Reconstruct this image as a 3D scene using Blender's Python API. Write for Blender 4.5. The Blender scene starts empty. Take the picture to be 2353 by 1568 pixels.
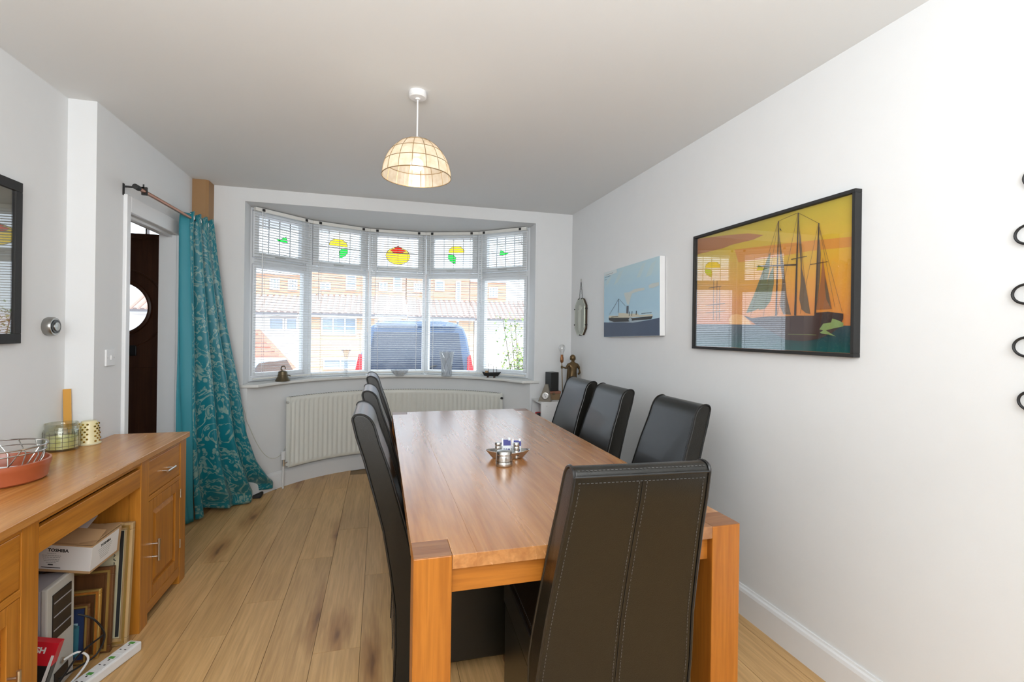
import bpy, bmesh, math, random
from mathutils import Vector, Matrix
random.seed(7)
C = bpy.context.scene.collection
PI = math.pi
def rad(a): return a*PI/180

# ---------------------------------------------------------------- camera, sky, sun, large lights, exposure
F, YAW, ROLL, CAMH, SHY = 1101.85, .2679, .0134, 1.3478, -19.64
fw = Vector((math.sin(YAW), math.cos(YAW), 0)); rt = Vector((math.cos(YAW), -math.sin(YAW), 0)); up = Vector((0, 0, 1))
r2 = math.cos(ROLL)*rt+math.sin(ROLL)*up; u2 = -math.sin(ROLL)*rt+math.cos(ROLL)*up
cd = bpy.data.cameras.new('camera'); cam = bpy.data.objects.new('camera', cd); C.objects.link(cam)
cam.matrix_world = Matrix(((r2.x, u2.x, -fw.x, 0), (r2.y, u2.y, -fw.y, 0), (r2.z, u2.z, -fw.z, CAMH), (0, 0, 0, 1)))
cd.sensor_width = 36; cd.sensor_fit = 'HORIZONTAL'; cd.lens = F*36/2353; cd.shift_y = SHY/2353; cd.clip_start = .02; cd.clip_end = 400
bpy.context.scene.camera = cam
w = bpy.data.worlds.new('sky'); bpy.context.scene.world = w; w.use_nodes = True
bg = w.node_tree.nodes['Background']; bg.inputs[0].default_value = (.76, .88, 1, 1); bg.inputs[1].default_value = 3.1
def light(name, kind, loc, target, power, size=1, size_y=None, col=(1, 1, 1)):
    d = bpy.data.lights.new(name, kind); o = bpy.data.objects.new(name, d); C.objects.link(o); o.location = loc
    o.rotation_euler = (Vector(target)-Vector(loc)).to_track_quat('-Z', 'Y').to_euler(); d.energy = power; d.color = col
    if kind == 'AREA':
        d.shape = 'RECTANGLE'; d.size = size; d.size_y = size_y or size
    if kind == 'SUN': d.angle = rad(.6)
    return o
light('sun', 'SUN', (0, -5, 20), (-7, 9, 0), 4.6, col=(1, .94, .86))
light('ceiling_bounce', 'AREA', (-.15, -.9, 1.7), (-.15, -.4, 3), 80, 1.8, 1.6, (.94, .975, 1))
light('rear_soft_light', 'AREA', (.1, -1.9, 2.2), (.1, 3, .6), 24, 2.4, .5, (.94, .975, 1))
light('flash', 'AREA', (-.1, -.6, 1.6), (.1, 4, 1.4), 15, 1.7, 1.2, (.94, .975, 1))
vs = bpy.context.scene.view_settings
vs.view_transform = 'Standard'; vs.look = 'None'; vs.gamma = 1; vs.use_curve_mapping = False; vs.exposure = 0.13

# ---------------------------------------------------------------- materials
def S(r, g, b):
    f = lambda c: (c/255/12.92) if c/255 <= .04045 else ((c/255+.055)/1.055)**2.4
    return (f(r), f(g), f(b), 1)
def mat(name, col, rough=.5, metal=0, spec=.5, bump=0, bscale=60, var=0, coat=0, emis=None, estr=0, alpha=None, sheen=0):
    m = bpy.data.materials.new(name); m.use_nodes = True; nt = m.node_tree; p = nt.nodes['Principled BSDF']
    p.inputs['Base Color'].default_value = col if len(col) == 4 else (*col, 1)
    p.inputs['Roughness'].default_value = rough; p.inputs['Metallic'].default_value = metal; p.inputs['Specular IOR Level'].default_value = spec
    p.inputs['Coat Weight'].default_value = coat
    if sheen: p.inputs['Sheen Weight'].default_value = sheen
    if emis: p.inputs['Emission Color'].default_value = (*emis, 1); p.inputs['Emission Strength'].default_value = estr
    if bump or var:
        tc = nt.nodes.new('ShaderNodeTexCoord'); n = nt.nodes.new('ShaderNodeTexNoise'); n.inputs['Scale'].default_value = bscale; n.inputs['Detail'].default_value = 4
        nt.links.new(tc.outputs['Object'], n.inputs['Vector'])
        if bump:
            b = nt.nodes.new('ShaderNodeBump'); b.inputs['Strength'].default_value = bump; b.inputs['Distance'].default_value = .01
            nt.links.new(n.outputs['Fac'], b.inputs['Height']); nt.links.new(b.outputs['Normal'], p.inputs['Normal'])
        if var:
            n2 = nt.nodes.new('ShaderNodeTexNoise'); n2.inputs['Scale'].default_value = bscale*.12; n2.inputs['Detail'].default_value = 3
            nt.links.new(tc.outputs['Object'], n2.inputs['Vector'])
            mx = nt.nodes.new('ShaderNodeMix'); mx.data_type = 'RGBA'; nt.links.new(n2.outputs['Fac'], mx.inputs['Factor'])
            c = col[:3]; mx.inputs['A'].default_value = (*[x*(1-var) for x in c], 1); mx.inputs['B'].default_value = (*[min(1, x*(1+var)) for x in c], 1)
            nt.links.new(mx.outputs['Result'], p.inputs['Base Color'])
    return m
def wood(name, c1, c2, axis='z', rough=.35, scale=1.0, knots=0, dark=None, perobj=0.0, spec=.5, seed=0):
    m = bpy.data.materials.new(name); m.use_nodes = True; nt = m.node_tree; p = nt.nodes['Principled BSDF']; L = nt.links.new
    N = lambda t: nt.nodes.new('ShaderNode'+t)
    tc = N('TexCoord'); mp = N('Mapping'); k = {'x': (1.1, 22, 22), 'y': (22, 1.1, 22), 'z': (22, 22, 1.1)}[axis]
    mp.inputs['Scale'].default_value = [v*scale for v in k]; mp.inputs['Location'].default_value = (seed*3.1, seed*1.7, seed*.9)
    L(tc.outputs['Object'], mp.inputs['Vector'])
    vec = mp.outputs['Vector']
    oi = N('ObjectInfo')
    if perobj:
        va = N('VectorMath'); va.operation = 'ADD'; sc = N('VectorMath'); sc.operation = 'SCALE'; cb = N('CombineXYZ')
        L(oi.outputs['Random'], cb.inputs[0]); L(oi.outputs['Random'], cb.inputs[1]); L(oi.outputs['Random'], cb.inputs[2])
        L(cb.outputs[0], sc.inputs[0]); sc.inputs['Scale'].default_value = 70; L(vec, va.inputs[0]); L(sc.outputs[0], va.inputs[1]); vec = va.outputs[0]
    n = N('TexNoise'); n.inputs['Scale'].default_value = 1.0; n.inputs['Detail'].default_value = 6; n.inputs['Roughness'].default_value = .62; n.inputs['Distortion'].default_value = .9
    L(vec, n.inputs['Vector'])
    n2 = N('TexNoise'); n2.inputs['Scale'].default_value = 4.5; n2.inputs['Detail'].default_value = 3; n2.inputs['Distortion'].default_value = .3
    L(vec, n2.inputs['Vector'])
    r = N('ValToRGB'); r.color_ramp.elements[0].position = .3; r.color_ramp.elements[0].color = (*c2, 1); r.color_ramp.elements[1].position = .68; r.color_ramp.elements[1].color = (*c1, 1)
    L(n.outputs['Fac'], r.inputs['Fac'])
    mx = N('Mix'); mx.data_type = 'RGBA'; mx.blend_type = 'MULTIPLY'; mx.inputs['Factor'].default_value = .35
    L(r.outputs['Color'], mx.inputs['A'])
    rr = N('ValToRGB'); rr.color_ramp.elements[0].position = .35; rr.color_ramp.elements[0].color = (.55, .5, .45, 1); rr.color_ramp.elements[1].position = .6; rr.color_ramp.elements[1].color = (1, 1, 1, 1)
    L(n2.outputs['Fac'], rr.inputs['Fac']); L(rr.outputs['Color'], mx.inputs['B'])
    out = mx.outputs['Result']
    if knots:
        mp2 = N('Mapping'); k2 = {'x': (1.2, 5, 5), 'y': (5, 1.2, 5), 'z': (5, 5, 1.2)}[axis]; mp2.inputs['Scale'].default_value = k2; L(tc.outputs['Object'], mp2.inputs['Vector'])
        nn = N('TexNoise'); nn.inputs['Scale'].default_value = 3; L(mp2.outputs['Vector'], nn.inputs['Vector'])
        v3 = N('VectorMath'); v3.operation = 'MULTIPLY_ADD'; v3.inputs[1].default_value = (.5, .5, .5); L(nn.outputs['Color'], v3.inputs[0])
        if perobj:
            va2 = N('VectorMath'); va2.operation = 'ADD'; L(mp2.outputs['Vector'], va2.inputs[0]); L(sc.outputs[0], va2.inputs[1]); L(va2.outputs[0], v3.inputs[2])
        else: L(mp2.outputs['Vector'], v3.inputs[2])
        vo = N('TexVoronoi'); vo.voronoi_dimensions = '2D'; vo.inputs['Scale'].default_value = .55; L(v3.outputs[0], vo.inputs['Vector'])
        kr = N('ValToRGB'); kr.color_ramp.elements[0].position = .02; kr.color_ramp.elements[0].color = (.22, .12, .06, 1); kr.color_ramp.elements[1].position = .2; kr.color_ramp.elements[1].color = (1, 1, 1, 1)
        e = kr.color_ramp.elements.new(.07); e.color = (.62, .5, .4, 1); L(vo.outputs['Distance'], kr.inputs['Fac'])
        m2 = N('Mix'); m2.data_type = 'RGBA'; m2.blend_type = 'MULTIPLY'; m2.inputs['Factor'].default_value = knots; L(out, m2.inputs['A']); L(kr.outputs['Color'], m2.inputs['B']); out = m2.outputs['Result']
    if perobj:
        hs = N('HueSaturation'); ma = N('MapRange'); ma.inputs['To Min'].default_value = 1-perobj; ma.inputs['To Max'].default_value = 1+perobj
        L(oi.outputs['Random'], ma.inputs['Value']); L(ma.outputs[0], hs.inputs['Value']); L(out, hs.inputs['Color']); out = hs.outputs['Color']
    L(out, p.inputs['Base Color'])
    b = N('Bump'); b.inputs['Strength'].default_value = .012 if knots else .06; b.inputs['Distance'].default_value = .004; L(n2.outputs['Fac'], b.inputs['Height']); L(b.outputs['Normal'], p.inputs['Normal'])
    mr = N('MapRange'); mr.inputs['To Min'].default_value = rough-.05; mr.inputs['To Max'].default_value = rough+.08; L(n.outputs['Fac'], mr.inputs['Value']); L(mr.outputs[0], p.inputs['Roughness'])
    p.inputs['Specular IOR Level'].default_value = spec
    return m
def glass(name, tint=(1, 1, 1), refl=.08, rough=0.0, fac=None):
    m = bpy.data.materials.new(name); m.use_nodes = True; nt = m.node_tree; nt.nodes.clear(); N = lambda t: nt.nodes.new('ShaderNode'+t)
    o = N('OutputMaterial'); mx = N('MixShader'); t = N('BsdfTransparent'); g = N('BsdfGlossy'); t.inputs[0].default_value = (*tint, 1); g.inputs['Roughness'].default_value = rough
    lw = N('LayerWeight'); lw.inputs['Blend'].default_value = .35; ml = N('Math'); ml.operation = 'MULTIPLY_ADD'; ml.inputs[1].default_value = fac or .35; ml.inputs[2].default_value = refl
    nt.links.new(lw.outputs['Facing'], ml.inputs[0]); nt.links.new(ml.outputs[0], mx.inputs[0]); nt.links.new(t.outputs[0], mx.inputs[1]); nt.links.new(g.outputs[0], mx.inputs[2]); nt.links.new(mx.outputs[0], o.inputs[0])
    return m
M = {}
def frosted(name, col, tfac, rough=.2):
    m = glass(name, col, .10, rough, .4); nt = m.node_tree; N = lambda t: nt.nodes.new('ShaderNode'+t); o = [n for n in nt.nodes if n.type == 'OUTPUT_MATERIAL'][0]
    src = o.inputs[0].links[0].from_socket; d = N('BsdfDiffuse'); d.inputs[0].default_value = (.75, .79, .83, 1); mx = N('MixShader'); mx.inputs[0].default_value = tfac
    nt.links.new(src, mx.inputs[1]); nt.links.new(d.outputs[0], mx.inputs[2]); nt.links.new(mx.outputs[0], o.inputs[0]); return m
M['wall'] = mat('wall_paint', (.81, .82, .825), .9, bump=.03, bscale=90, var=.015, spec=.2)
M['ceiling'] = mat('ceiling_paint', (.815, .83, .83), .95, bump=.03, bscale=70, spec=.2)
M['gloss'] = mat('white_gloss_paint', (.84, .85, .86), .3)
M['sillw'] = mat('sill_paint', (.80, .80, .77), .35)
M['upvc'] = mat('white_upvc', (.80, .82, .84), .3)
M['blind'] = mat('blind_slat_white', (.80, .81, .80), .45)
M['blindrail'] = mat('blind_rail_cream', (.84, .83, .78), .4)
M['floor'] = wood('laminate_oak', (.74, .465, .205), (.57, .335, .13), 'y', .36, 1.0, .85, perobj=.08)
M['floor_gap'] = mat('floor_gap', (.30, .19, .09), .6)
OA, OB = (.48, .17, .021), (.33, .10, .010)
for a in 'xyz': M['oak'+a] = wood('orange_oak_'+a, OA, OB, a, .33, 1.0, perobj=.03)
M['tabletop'] = wood('table_oak', (.56, .26, .09), (.38, .145, .042), 'y', .24, .8, knots=.35, spec=.8, perobj=.06)
for a in 'yz': M['desk'+a] = wood('desk_oak_'+a, (.62, .255, .034), (.45, .16, .015), a, .33, 1.0, perobj=.03)
M['endgrain'] = wood('dark_end_grain', (.33, .16, .075), (.24, .10, .045), 'x', .35, 2)
M['tabletop'].node_tree.nodes['Principled BSDF'].inputs['Coat Weight'].default_value = .5; M['tabletop'].node_tree.nodes['Principled BSDF'].inputs['Coat Roughness'].default_value = .22
M['desktop'] = wood('desk_top_oak', (.66, .32, .09), (.50, .20, .042), 'y', .24, .9, spec=.8)
M['darkwood'] = wood('door_dark_wood', (.13, .042, .015), (.075, .022, .008), 'z', .35, 1)
M['brownbox'] = mat('brown_boxing', (.36, .20, .085), .6, var=.05, bscale=30)
M['leather'] = mat('black_leather', (.007, .0062, .004), .30, spec=.45, coat=.12, bump=.12, bscale=420, var=.3)
M['piping'] = mat('black_piping', (.008, .008, .008), .3)
M['thread'] = mat('grey_thread', (.11, .11, .11), .7)
M['darkleg'] = wood('chair_leg_wood', (.10, .04, .015), (.06, .02, .01), 'z', .4)
M['steel'] = mat('brushed_steel', (.60, .59, .56), .28, 1)
M['chrome'] = mat('chrome', (.8, .8, .8), .1, 1)
M['wire'] = mat('steel_wire', (.45, .44, .42), .25, 1)
M['copper'] = mat('copper_rod', (.50, .24, .16), .32, 1)
M['black'] = mat('black_plastic', (.015, .015, .016), .35)
M['blackm'] = mat('black_matt', (.02, .02, .02), .7)
M['white'] = mat('white_plastic', (.82, .82, .82), .35)
M['radiator'] = mat('radiator_enamel', (.82, .82, .76), .4)
M['glassclear'] = glass('window_glass', (1, 1, 1), .02, fac=.12)
M['glasspic'] = glass('picture_glass', (1, 1, 1), .02, fac=.26)
M['glassware'] = glass('glassware', (.96, .97, .98), .08, .05, fac=.5)
M['green_gl'] = glass('green_glass', (.03, .80, .18), .05, .1, .1)
M['yellow_gl'] = glass('yellow_glass', (1, .80, .10), .05, .1, .1)
M['red_gl'] = glass('red_glass', (.90, .05, .10), .05, .1, .1)
M['lead'] = mat('lead_came', (.10, .11, .12), .6)

# ---------------------------------------------------------------- mesh helpers
class MB:
    def __init__(s): s.bm = bmesh.new(); s.mi = 0
    def _add(s, vs, fs):
        v = [s.bm.verts.new(p) for p in vs]
        for f in fs:
            try: s.bm.faces.new([v[i] for i in f]).material_index = s.mi
            except ValueError: pass
        return s
    def box(s, x0, x1, y0, y1, z0, z1, mtx=None):
        vs = [Vector(p) for p in ((x0, y0, z0), (x1, y0, z0), (x1, y1, z0), (x0, y1, z0), (x0, y0, z1), (x1, y0, z1), (x1, y1, z1), (x0, y1, z1))]
        if mtx: vs = [mtx @ v for v in vs]
        return s._add(vs, ((0, 3, 2, 1), (4, 5, 6, 7), (0, 1, 5, 4), (1, 2, 6, 5), (2, 3, 7, 6), (3, 0, 4, 7)))
    def prism(s, poly, a, b, axis='z', mtx=None):   # polygon extruded along axis from a to b
        f = {'z': lambda p, t: (p[0], p[1], t), 'y': lambda p, t: (p[0], t, p[1]), 'x': lambda p, t: (t, p[0], p[1])}[axis]
        n = len(poly); vs = [Vector(f(p, a)) for p in poly]+[Vector(f(p, b)) for p in poly]
        if mtx: vs = [mtx @ v for v in vs]
        s._add(vs, [tuple(range(n))[::-1], tuple(range(n, 2*n))]+[(i, (i+1) % n, n+(i+1) % n, n+i) for i in range(n)])
        return s
    def lathe(s, prof, n=24, c=(0, 0, 0), mtx=None, cap=True, sx=1, sy=1):
        vs = []; fs = []; m = len(prof)
        for r, z in prof:
            for i in range(n):
                a = 2*PI*i/n; v = Vector((c[0]+r*math.cos(a)*sx, c[1]+r*math.sin(a)*sy, c[2]+z)); vs.append(mtx @ v if mtx else v)
        for j in range(m-1):
            for i in range(n): fs.append((j*n+i, j*n+(i+1) % n, (j+1)*n+(i+1) % n, (j+1)*n+i))
        if cap: fs.append(tuple(range(n))[::-1]); fs.append(tuple((m-1)*n+i for i in range(n)))
        return s._add(vs, fs)
    def tube(s, pts, r, n=8, closed=False):
        pts = [Vector(p) for p in pts]; m = len(pts); vs = []; fs = []; prev = None
        for i, p in enumerate(pts):
            if closed: d = pts[(i+1) % m]-pts[i-1]
            else: d = pts[min(i+1, m-1)]-pts[max(i-1, 0)]
            if d.length < 1e-9: d = Vector((0, 0, 1))
            d.normalize()
            if prev is None: a = Vector((0, 0, 1)) if abs(d.z) < .9 else Vector((1, 0, 0)); u = d.cross(a).normalized()
            else: u = (prev-d*prev.dot(d)); u = u.normalized() if u.length > 1e-6 else d.orthogonal().normalized()
            prev = u; v = d.cross(u); rr = r[i] if isinstance(r, (list, tuple)) else r
            for k in range(n): a = 2*PI*k/n; vs.append(p+u*math.cos(a)*rr+v*math.sin(a)*rr)
        for j in range(m if closed else m-1):
            for k in range(n): fs.append((j*n+k, j*n+(k+1) % n, ((j+1) % m)*n+(k+1) % n, ((j+1) % m)*n+k))
        if not closed: fs.append(tuple(range(n))[::-1]); fs.append(tuple((m-1)*n+k for k in range(n)))
        return s._add(vs, fs)
    def cyl(s, p, q, r, n=16): return s.tube([p, q], r, n)
    def ball(s, c, r, n=16, sz=1, sx=1, sy=1):
        prof = [(max(1e-4, r*math.sin(PI*i/(n//2))), -r*sz*math.cos(PI*i/(n//2))) for i in range(n//2+1)]
        return s.lathe(prof, n, c, cap=False, sx=sx, sy=sy)
    def grid(s, fn, nu, nv, thick=None):
        vs = [fn(i/nu, j/nv) for j in range(nv+1) for i in range(nu+1)]
        return s._add(vs, [(j*(nu+1)+i, j*(nu+1)+i+1, (j+1)*(nu+1)+i+1, (j+1)*(nu+1)+i) for j in range(nv) for i in range(nu)])
    def ring(s, r0, r1, z0, z1, a0, a1, n, cx, cy, facets=False):   # annular sector, angle from +Y toward +X
        P = lambda r, a: (cx+r*math.sin(a), cy+r*math.cos(a))
        vs = []; fs = []
        for i in range(n+1):
            a = a0+(a1-a0)*i/n
            for (r, z) in ((r0, z0), (r1, z0), (r1, z1), (r0, z1)): vs.append((*P(r, a), z))
        for i in range(n):
            for k in range(4): fs.append((i*4+k, i*4+(k+1) % 4, i*4+4+(k+1) % 4, i*4+4+k))
        fs += [(0, 3, 2, 1), (n*4, n*4+1, n*4+2, n*4+3)]
        return s._add(vs, fs)
def mesh(name, mb, mats, smooth=False):
    bmesh.ops.recalc_face_normals(mb.bm, faces=mb.bm.faces); me = bpy.data.meshes.new(name); mb.bm.to_mesh(me); mb.bm.free()
    for x in (mats if isinstance(mats, (list, tuple)) else [mats]): me.materials.append(M[x] if isinstance(x, str) else x)
    if smooth:
        for p in me.polygons: p.use_smooth = True
        try: me.set_sharp_from_angle(angle=rad(40))
        except Exception: pass
    return me
def obj(name, mb, mats, parent=None, smooth=False, bevel=0, seg=2, solid=0, label=None):
    me = mb if isinstance(mb, bpy.types.Mesh) else mesh(name, mb, mats, smooth)
    o = bpy.data.objects.new(name, me); C.objects.link(o); o.parent = parent
    if solid: md = o.modifiers.new('solid', 'SOLIDIFY'); md.thickness = solid; md.offset = 0
    if bevel:
        md = o.modifiers.new('bevel', 'BEVEL'); md.width = bevel; md.segments = seg; md.limit_method = 'ANGLE'; md.angle_limit = rad(35)
        md.harden_normals = False
    if label: o['label'] = label
    return o
def bx(name, b, m, parent=None, bevel=.0, **k): return obj(name, MB().box(*b), m, parent, bevel=bevel, **k)
def thing(name, label, cat, loc=(0, 0, 0), rz=0, group=None, kind=None):
    o = bpy.data.objects.new(name, None); C.objects.link(o); o.location = loc; o.rotation_euler = (0, 0, rz); o.empty_display_size = .05
    if label: o['label'] = label
    if cat: o['category'] = cat
    if group: o['group'] = group
    if kind: o['kind'] = kind
    return o
def tag(o, label, cat, group=None):
    o['label'] = label; o['category'] = cat
    if group: o['group'] = group
    return o
def struct(name, loc=(0, 0, 0), rz=0, label=None, cat='structure'):
    return thing(name, label, cat, loc, rz, kind='structure')
def ss(o, label=None, cat='structure'):
    o['kind'] = 'structure'; o['category'] = cat
    if label: o['label'] = label
    return o
def dup(root, loc, rz, label):
    r = root.copy(); C.objects.link(r); r.location = loc; r.rotation_euler = (0, 0, rz); r['label'] = label
    for ch in list(root.children):
        c = ch.copy(); C.objects.link(c); c.parent = r
        for g in ch.children: d = g.copy(); C.objects.link(d); d.parent = c
    return r
def text_mesh(name, body, size, mtx, m, parent, bold=0, extrude=.0002, align='CENTER'):
    cu = bpy.data.curves.new(name, 'FONT'); cu.body = body; cu.size = size; cu.align_x = align; cu.align_y = 'CENTER'; cu.extrude = extrude; cu.offset = bold; cu.resolution_u = 2
    t = bpy.data.objects.new(name, cu); C.objects.link(t)
    dg = bpy.context.evaluated_depsgraph_get(); me = bpy.data.meshes.new_from_object(t.evaluated_get(dg)); bpy.data.objects.remove(t); bpy.data.curves.remove(cu)
    me.transform(mtx); me.materials.clear(); me.materials.append(M[m] if isinstance(m, str) else m)
    o = bpy.data.objects.new(name, me); C.objects.link(o); o.parent = parent
    return o
# ---------------------------------------------------------------- the room
D, B, L, L2, YP, H = 1.712, 4.16, 1.349, 1.467, 2.802, 2.45
CX, CYW, RW = .16, 3.69, 1.25          # bow: centre and wall radius
OPL, OPR, OPT, SILL = -1.03, 1.355, 2.345, .888
REAR = -2.6
# floor: planks, each its own piece
fl = struct('floor', label='pale oak laminate plank floor of the dining room', cat='floor')
bx('underlay', (-3.0, D, REAR, 5.0, -.12, -.0085), 'floor_gap', fl)
pw, pl, gap = .19, 1.285, .0009
plank = mesh('plank', MB().box(-pw/2+gap, pw/2-gap, -pl/2+gap, pl/2-gap, -.008, 0), 'floor')
random.seed(3)
x = -1.68; col = 0
while x < D+.1:
    off = [0, .43, .86, .2, .64, 1.05][col % 6]+random.uniform(-.08, .08); y = REAR+off-pl/2
    while y < 5.0:
        if y+pl/2 > .25:
            ok = (y-pl/2) < 4.95
            if ok:
                o = bpy.data.objects.new('plank', plank); C.objects.link(o); o.parent = fl; o.location = (x, y, random.uniform(-.0002, 0)); 
        y += pl
    x += pw; col += 1
# ceiling
ce = MB().box(-3.0, D+.15, REAR-.1, B+.12, H, H+.18)
ss(obj('ceiling', ce, 'ceiling'), 'plain off-white painted ceiling', 'ceiling')
# right wall
ss(bx('wall_right', (D, D+.15, REAR-.1, B+.12, -.12, H), 'wall'), 'long white painted wall at the right with the ship pictures', 'wall')
# back wall: lintel, side piers, bow below the sill, soffit
bw = struct('wall_back', label='white window wall with a shallow bow recess under the sill', cat='wall')
bx('lintel', (-L, D, B, B+.12, OPT, H), 'wall', bw)
bx('pier', (-L-.10, OPL, B, B+.17, -.12, OPT), 'wall', bw); bx('pier', (OPR, D, B, B+.17, -.12, OPT), 'wall', bw)
A0 = math.asin(.998/1.0) if False else -math.acos((B-CYW)/RW)
bow = MB().ring(RW, RW+.30, -.12, SILL, A0, -A0, 40, CX, CYW)
obj('bow_wall', bow, 'wall', bw, smooth=True)
nL = CX+RW*math.sin(A0); nR = CX-RW*math.sin(A0)
bx('pier', (OPL, nL, B, B+.17, -.12, SILL), 'wall', bw); bx('pier', (nR, OPR, B, B+.17, -.12, SILL), 'wall', bw)
bx('soffit', (OPL-.25, OPR+.25, B+.12, 5.25, OPT, OPT+.12), 'wall', bw)
ss(bpy.data.objects['wall_back'], cat='wall')
# left wall: near stretch, pier, door wall, hall
lw = struct('wall_left', label='white wall at the left stepping in at a pier before the doorway', cat='wall')
bx('near_wall', (-L2-.12, -L2, REAR-.1, YP, -.12, H), 'wall', lw)
bx('door_wall', (-1.452, -L, YP, 3.10, -.12, H), 'wall', lw)
bx('door_wall', (-1.452, -L, 3.10, 3.763, 1.98, H), 'wall', lw)
bx('door_wall', (-1.452, -L, 3.763, B+.12, -.12, H), 'wall', lw)
bx('pier_fill', (-L2-.12, -1.452, YP, YP+.06, -.12, H), 'wall', lw)
ss(lw, cat='wall')
hw = struct('wall_hall', label='plain wall of the hallway behind the doorway', cat='wall')
bx('hall_side', (-3.0, -2.85, YP, 4.75, -.12, H), 'wall', hw)
bx('hall_near', (-2.9, -1.53, YP-.0, YP+.06, -.12, H), 'wall', hw)
bx('hall_front', (-2.9, -2.50, 4.62, 4.75, -.12, H), 'wall', hw); bx('hall_front', (-1.60, -1.40, 4.62, 4.75, -.12, H), 'wall', hw)
bx('hall_front', (-2.50, -1.60, 4.62, 4.75, 2.33, H), 'wall', hw)
bx('hall_return', (-1.44, -1.36, B+.12, 4.62, -.12, H), 'wall', hw)
bx('hall_ceiling', (-2.9, -1.36, B+.12, 4.75, H, H+.1), 'ceiling', hw)
# rear wall with wide patio opening (behind the camera)
rw = struct('wall_rear', label='plain rear wall behind the viewer', cat='wall')
bx('rear_face', (-L2-.12, D+.15, REAR-.12, REAR, -.12, H), 'wall', rw)
# skirtings
def skirt_prof(): return [(0, 0), (.018, 0), (.018, .115), (.014, .128), (.008, .134), (.006, .142), (0, .142)]
sk = MB(); sk.prism([(D-a, z) for a, z in skirt_prof()], REAR, B, 'y'); ss(obj('baseboard_right', sk, 'gloss'), 'white moulded skirting board along the right wall', 'skirting board')
sk = MB(); n = 40
vs = []; fs = []; P = skirt_prof()
for i in range(n+1):
    a = A0+(-2*A0)*i/n
    for (t, z) in P: vs.append((CX+(RW-t)*math.sin(a), CYW+(RW-t)*math.cos(a), z))
for i in range(n):
    for k in range(len(P)): fs.append((i*len(P)+k, i*len(P)+(k+1) % len(P), (i+1)*len(P)+(k+1) % len(P), (i+1)*len(P)+k))
sk._add(vs, fs); sk.box(-L, nL, B-.018, B, 0, .142); sk.box(nR, D-.018, B-.018, B, 0, .142)
ss(obj('baseboard_back', sk, 'gloss', smooth=True), 'white skirting board curving round the bow below the radiator', 'skirting board')
sk = MB().box(-L2, -L2+.016, REAR, YP, 0, .142).box(-L2+.016, -L, YP-.016, YP, 0, .142)
ss(obj('baseboard_left', sk, 'gloss'), 'white skirting board along the left wall behind the desk', 'skirting board')
# door architrave + jambs
da = struct('trim_1', label='white architrave and lining around the open hall doorway', cat='door frame')
bx('architrave', (-L, -L+.020, 3.055, 3.10, 0, 2.07), 'gloss', da, .004); bx('architrave', (-L, -L+.020, 3.763, 3.87, 0, 2.07), 'gloss', da, .004)
bx('architrave', (-L, -L+.020, 3.10, 3.763, 1.98, 2.07), 'gloss', da, .004)
bx('door_stop', (-1.40, -1.375, 3.10, 3.112, 0, 1.98), 'gloss', da); bx('door_stop', (-1.40, -1.375, 3.112, 3.763, 1.966, 1.98), 'gloss', da)
# boxed pipe in the corner
ss(obj('trim_2', MB().prism([(-L, 4.03), (-1.262, 4.03), (-1.245, 4.045), (-1.245, B), (-L, B)], .0, H), 'brownbox'), 'unpainted brown pipe boxing in the corner above the teal curtain', 'pipe boxing')
# front door in the hall, seen through the doorway
fd = struct('door_1', (-2.06, 4.62, 0), label='dark brown front door with a round obscured pane, seen through the doorway', cat='door')
def disc_door():
    mb = MB(); n = 32; hw_, r = .42, .205; cz = 1.51
    circ = [(r*math.cos(2*PI*i/n), cz+r*math.sin(2*PI*i/n)) for i in range(n)]
    def sq(i):
        a = 2*PI*i/n; c, s = math.cos(a), math.sin(a); k = min(.34/max(abs(c), 1e-6), .42/max(abs(s), 1e-6)); return (k*c, cz+k*s)
    sqv = [sq(i) for i in range(n)]
    vs = []; fs = []
    for y in (0, .045):
        for p in circ: vs.append((p[0], y, p[1]))
        for p in sqv: vs.append((p[0], y, p[1]))
    for i in range(n):
        j = (i+1) % n
        fs += [(i, j, n+j, n+i), (2*n+i, 3*n+i, 3*n+j, 2*n+j), (i, 2*n+i, 2*n+j, j)]
    mb._add(vs, fs)
    mb.box(-hw_, hw_, 0, .045, .02, cz-.42); mb.box(-hw_, hw_, 0, .045, cz+.42, 2.08); mb.box(-hw_, -.34, 0, .045, cz-.42, cz+.42); mb.box(.34, hw_, 0, .045, cz-.42, cz+.42)
    return mb
obj('door_leaf', disc_door(), 'darkwood', fd)
ring = MB(); ring.tube([(.222*math.cos(2*PI*i/40), -.004, 1.51+.222*math.sin(2*PI*i/40)) for i in range(40)], .018, 8, True)
obj('pane_moulding', ring, 'darkwood', fd, smooth=True)
arch = MB(); arch.tube([(.33*math.cos(a), -.002, 1.50+.33*math.sin(a)) for a in [rad(20+140*i/24) for i in range(25)]], .009, 6); arch.tube([(.33*math.cos(a), -.002, 1.50-.33*math.sin(a)) for a in [rad(20+140*i/24) for i in range(25)]], .009, 6)
obj('moulding', arch, 'darkwood', fd, smooth=True)
for s in (-1, 1): bx('panel', (s*.19-.13, s*.19+.13, -.012, 0, .25, 1.02), 'darkwood', fd, .008)
bx('letterbox', (-.15, .13, -.012, 0, 1.115, 1.20), 'black', fd, .004)
bx('weather_rail', (-.42, .42, -.014, 0, .14, .19), 'darkwood', fd, .004)
M['obscure'] = glass('obscure_glass', (.95, .93, .92), .06, .25)
po = obj('pane', MB().cyl((0, .02, 1.51), (0, .026, 1.51), .205, 40), 'obscure', fd)
ld = MB()
for k in range(3): ld.tube([(-.03+.035*math.cos(a), .016, 1.45+k*.065+.03*math.sin(a)) for a in [2*PI*i/20 for i in range(20)]], .003, 5, True)
obj('leading', ld, 'lead', fd)
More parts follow.
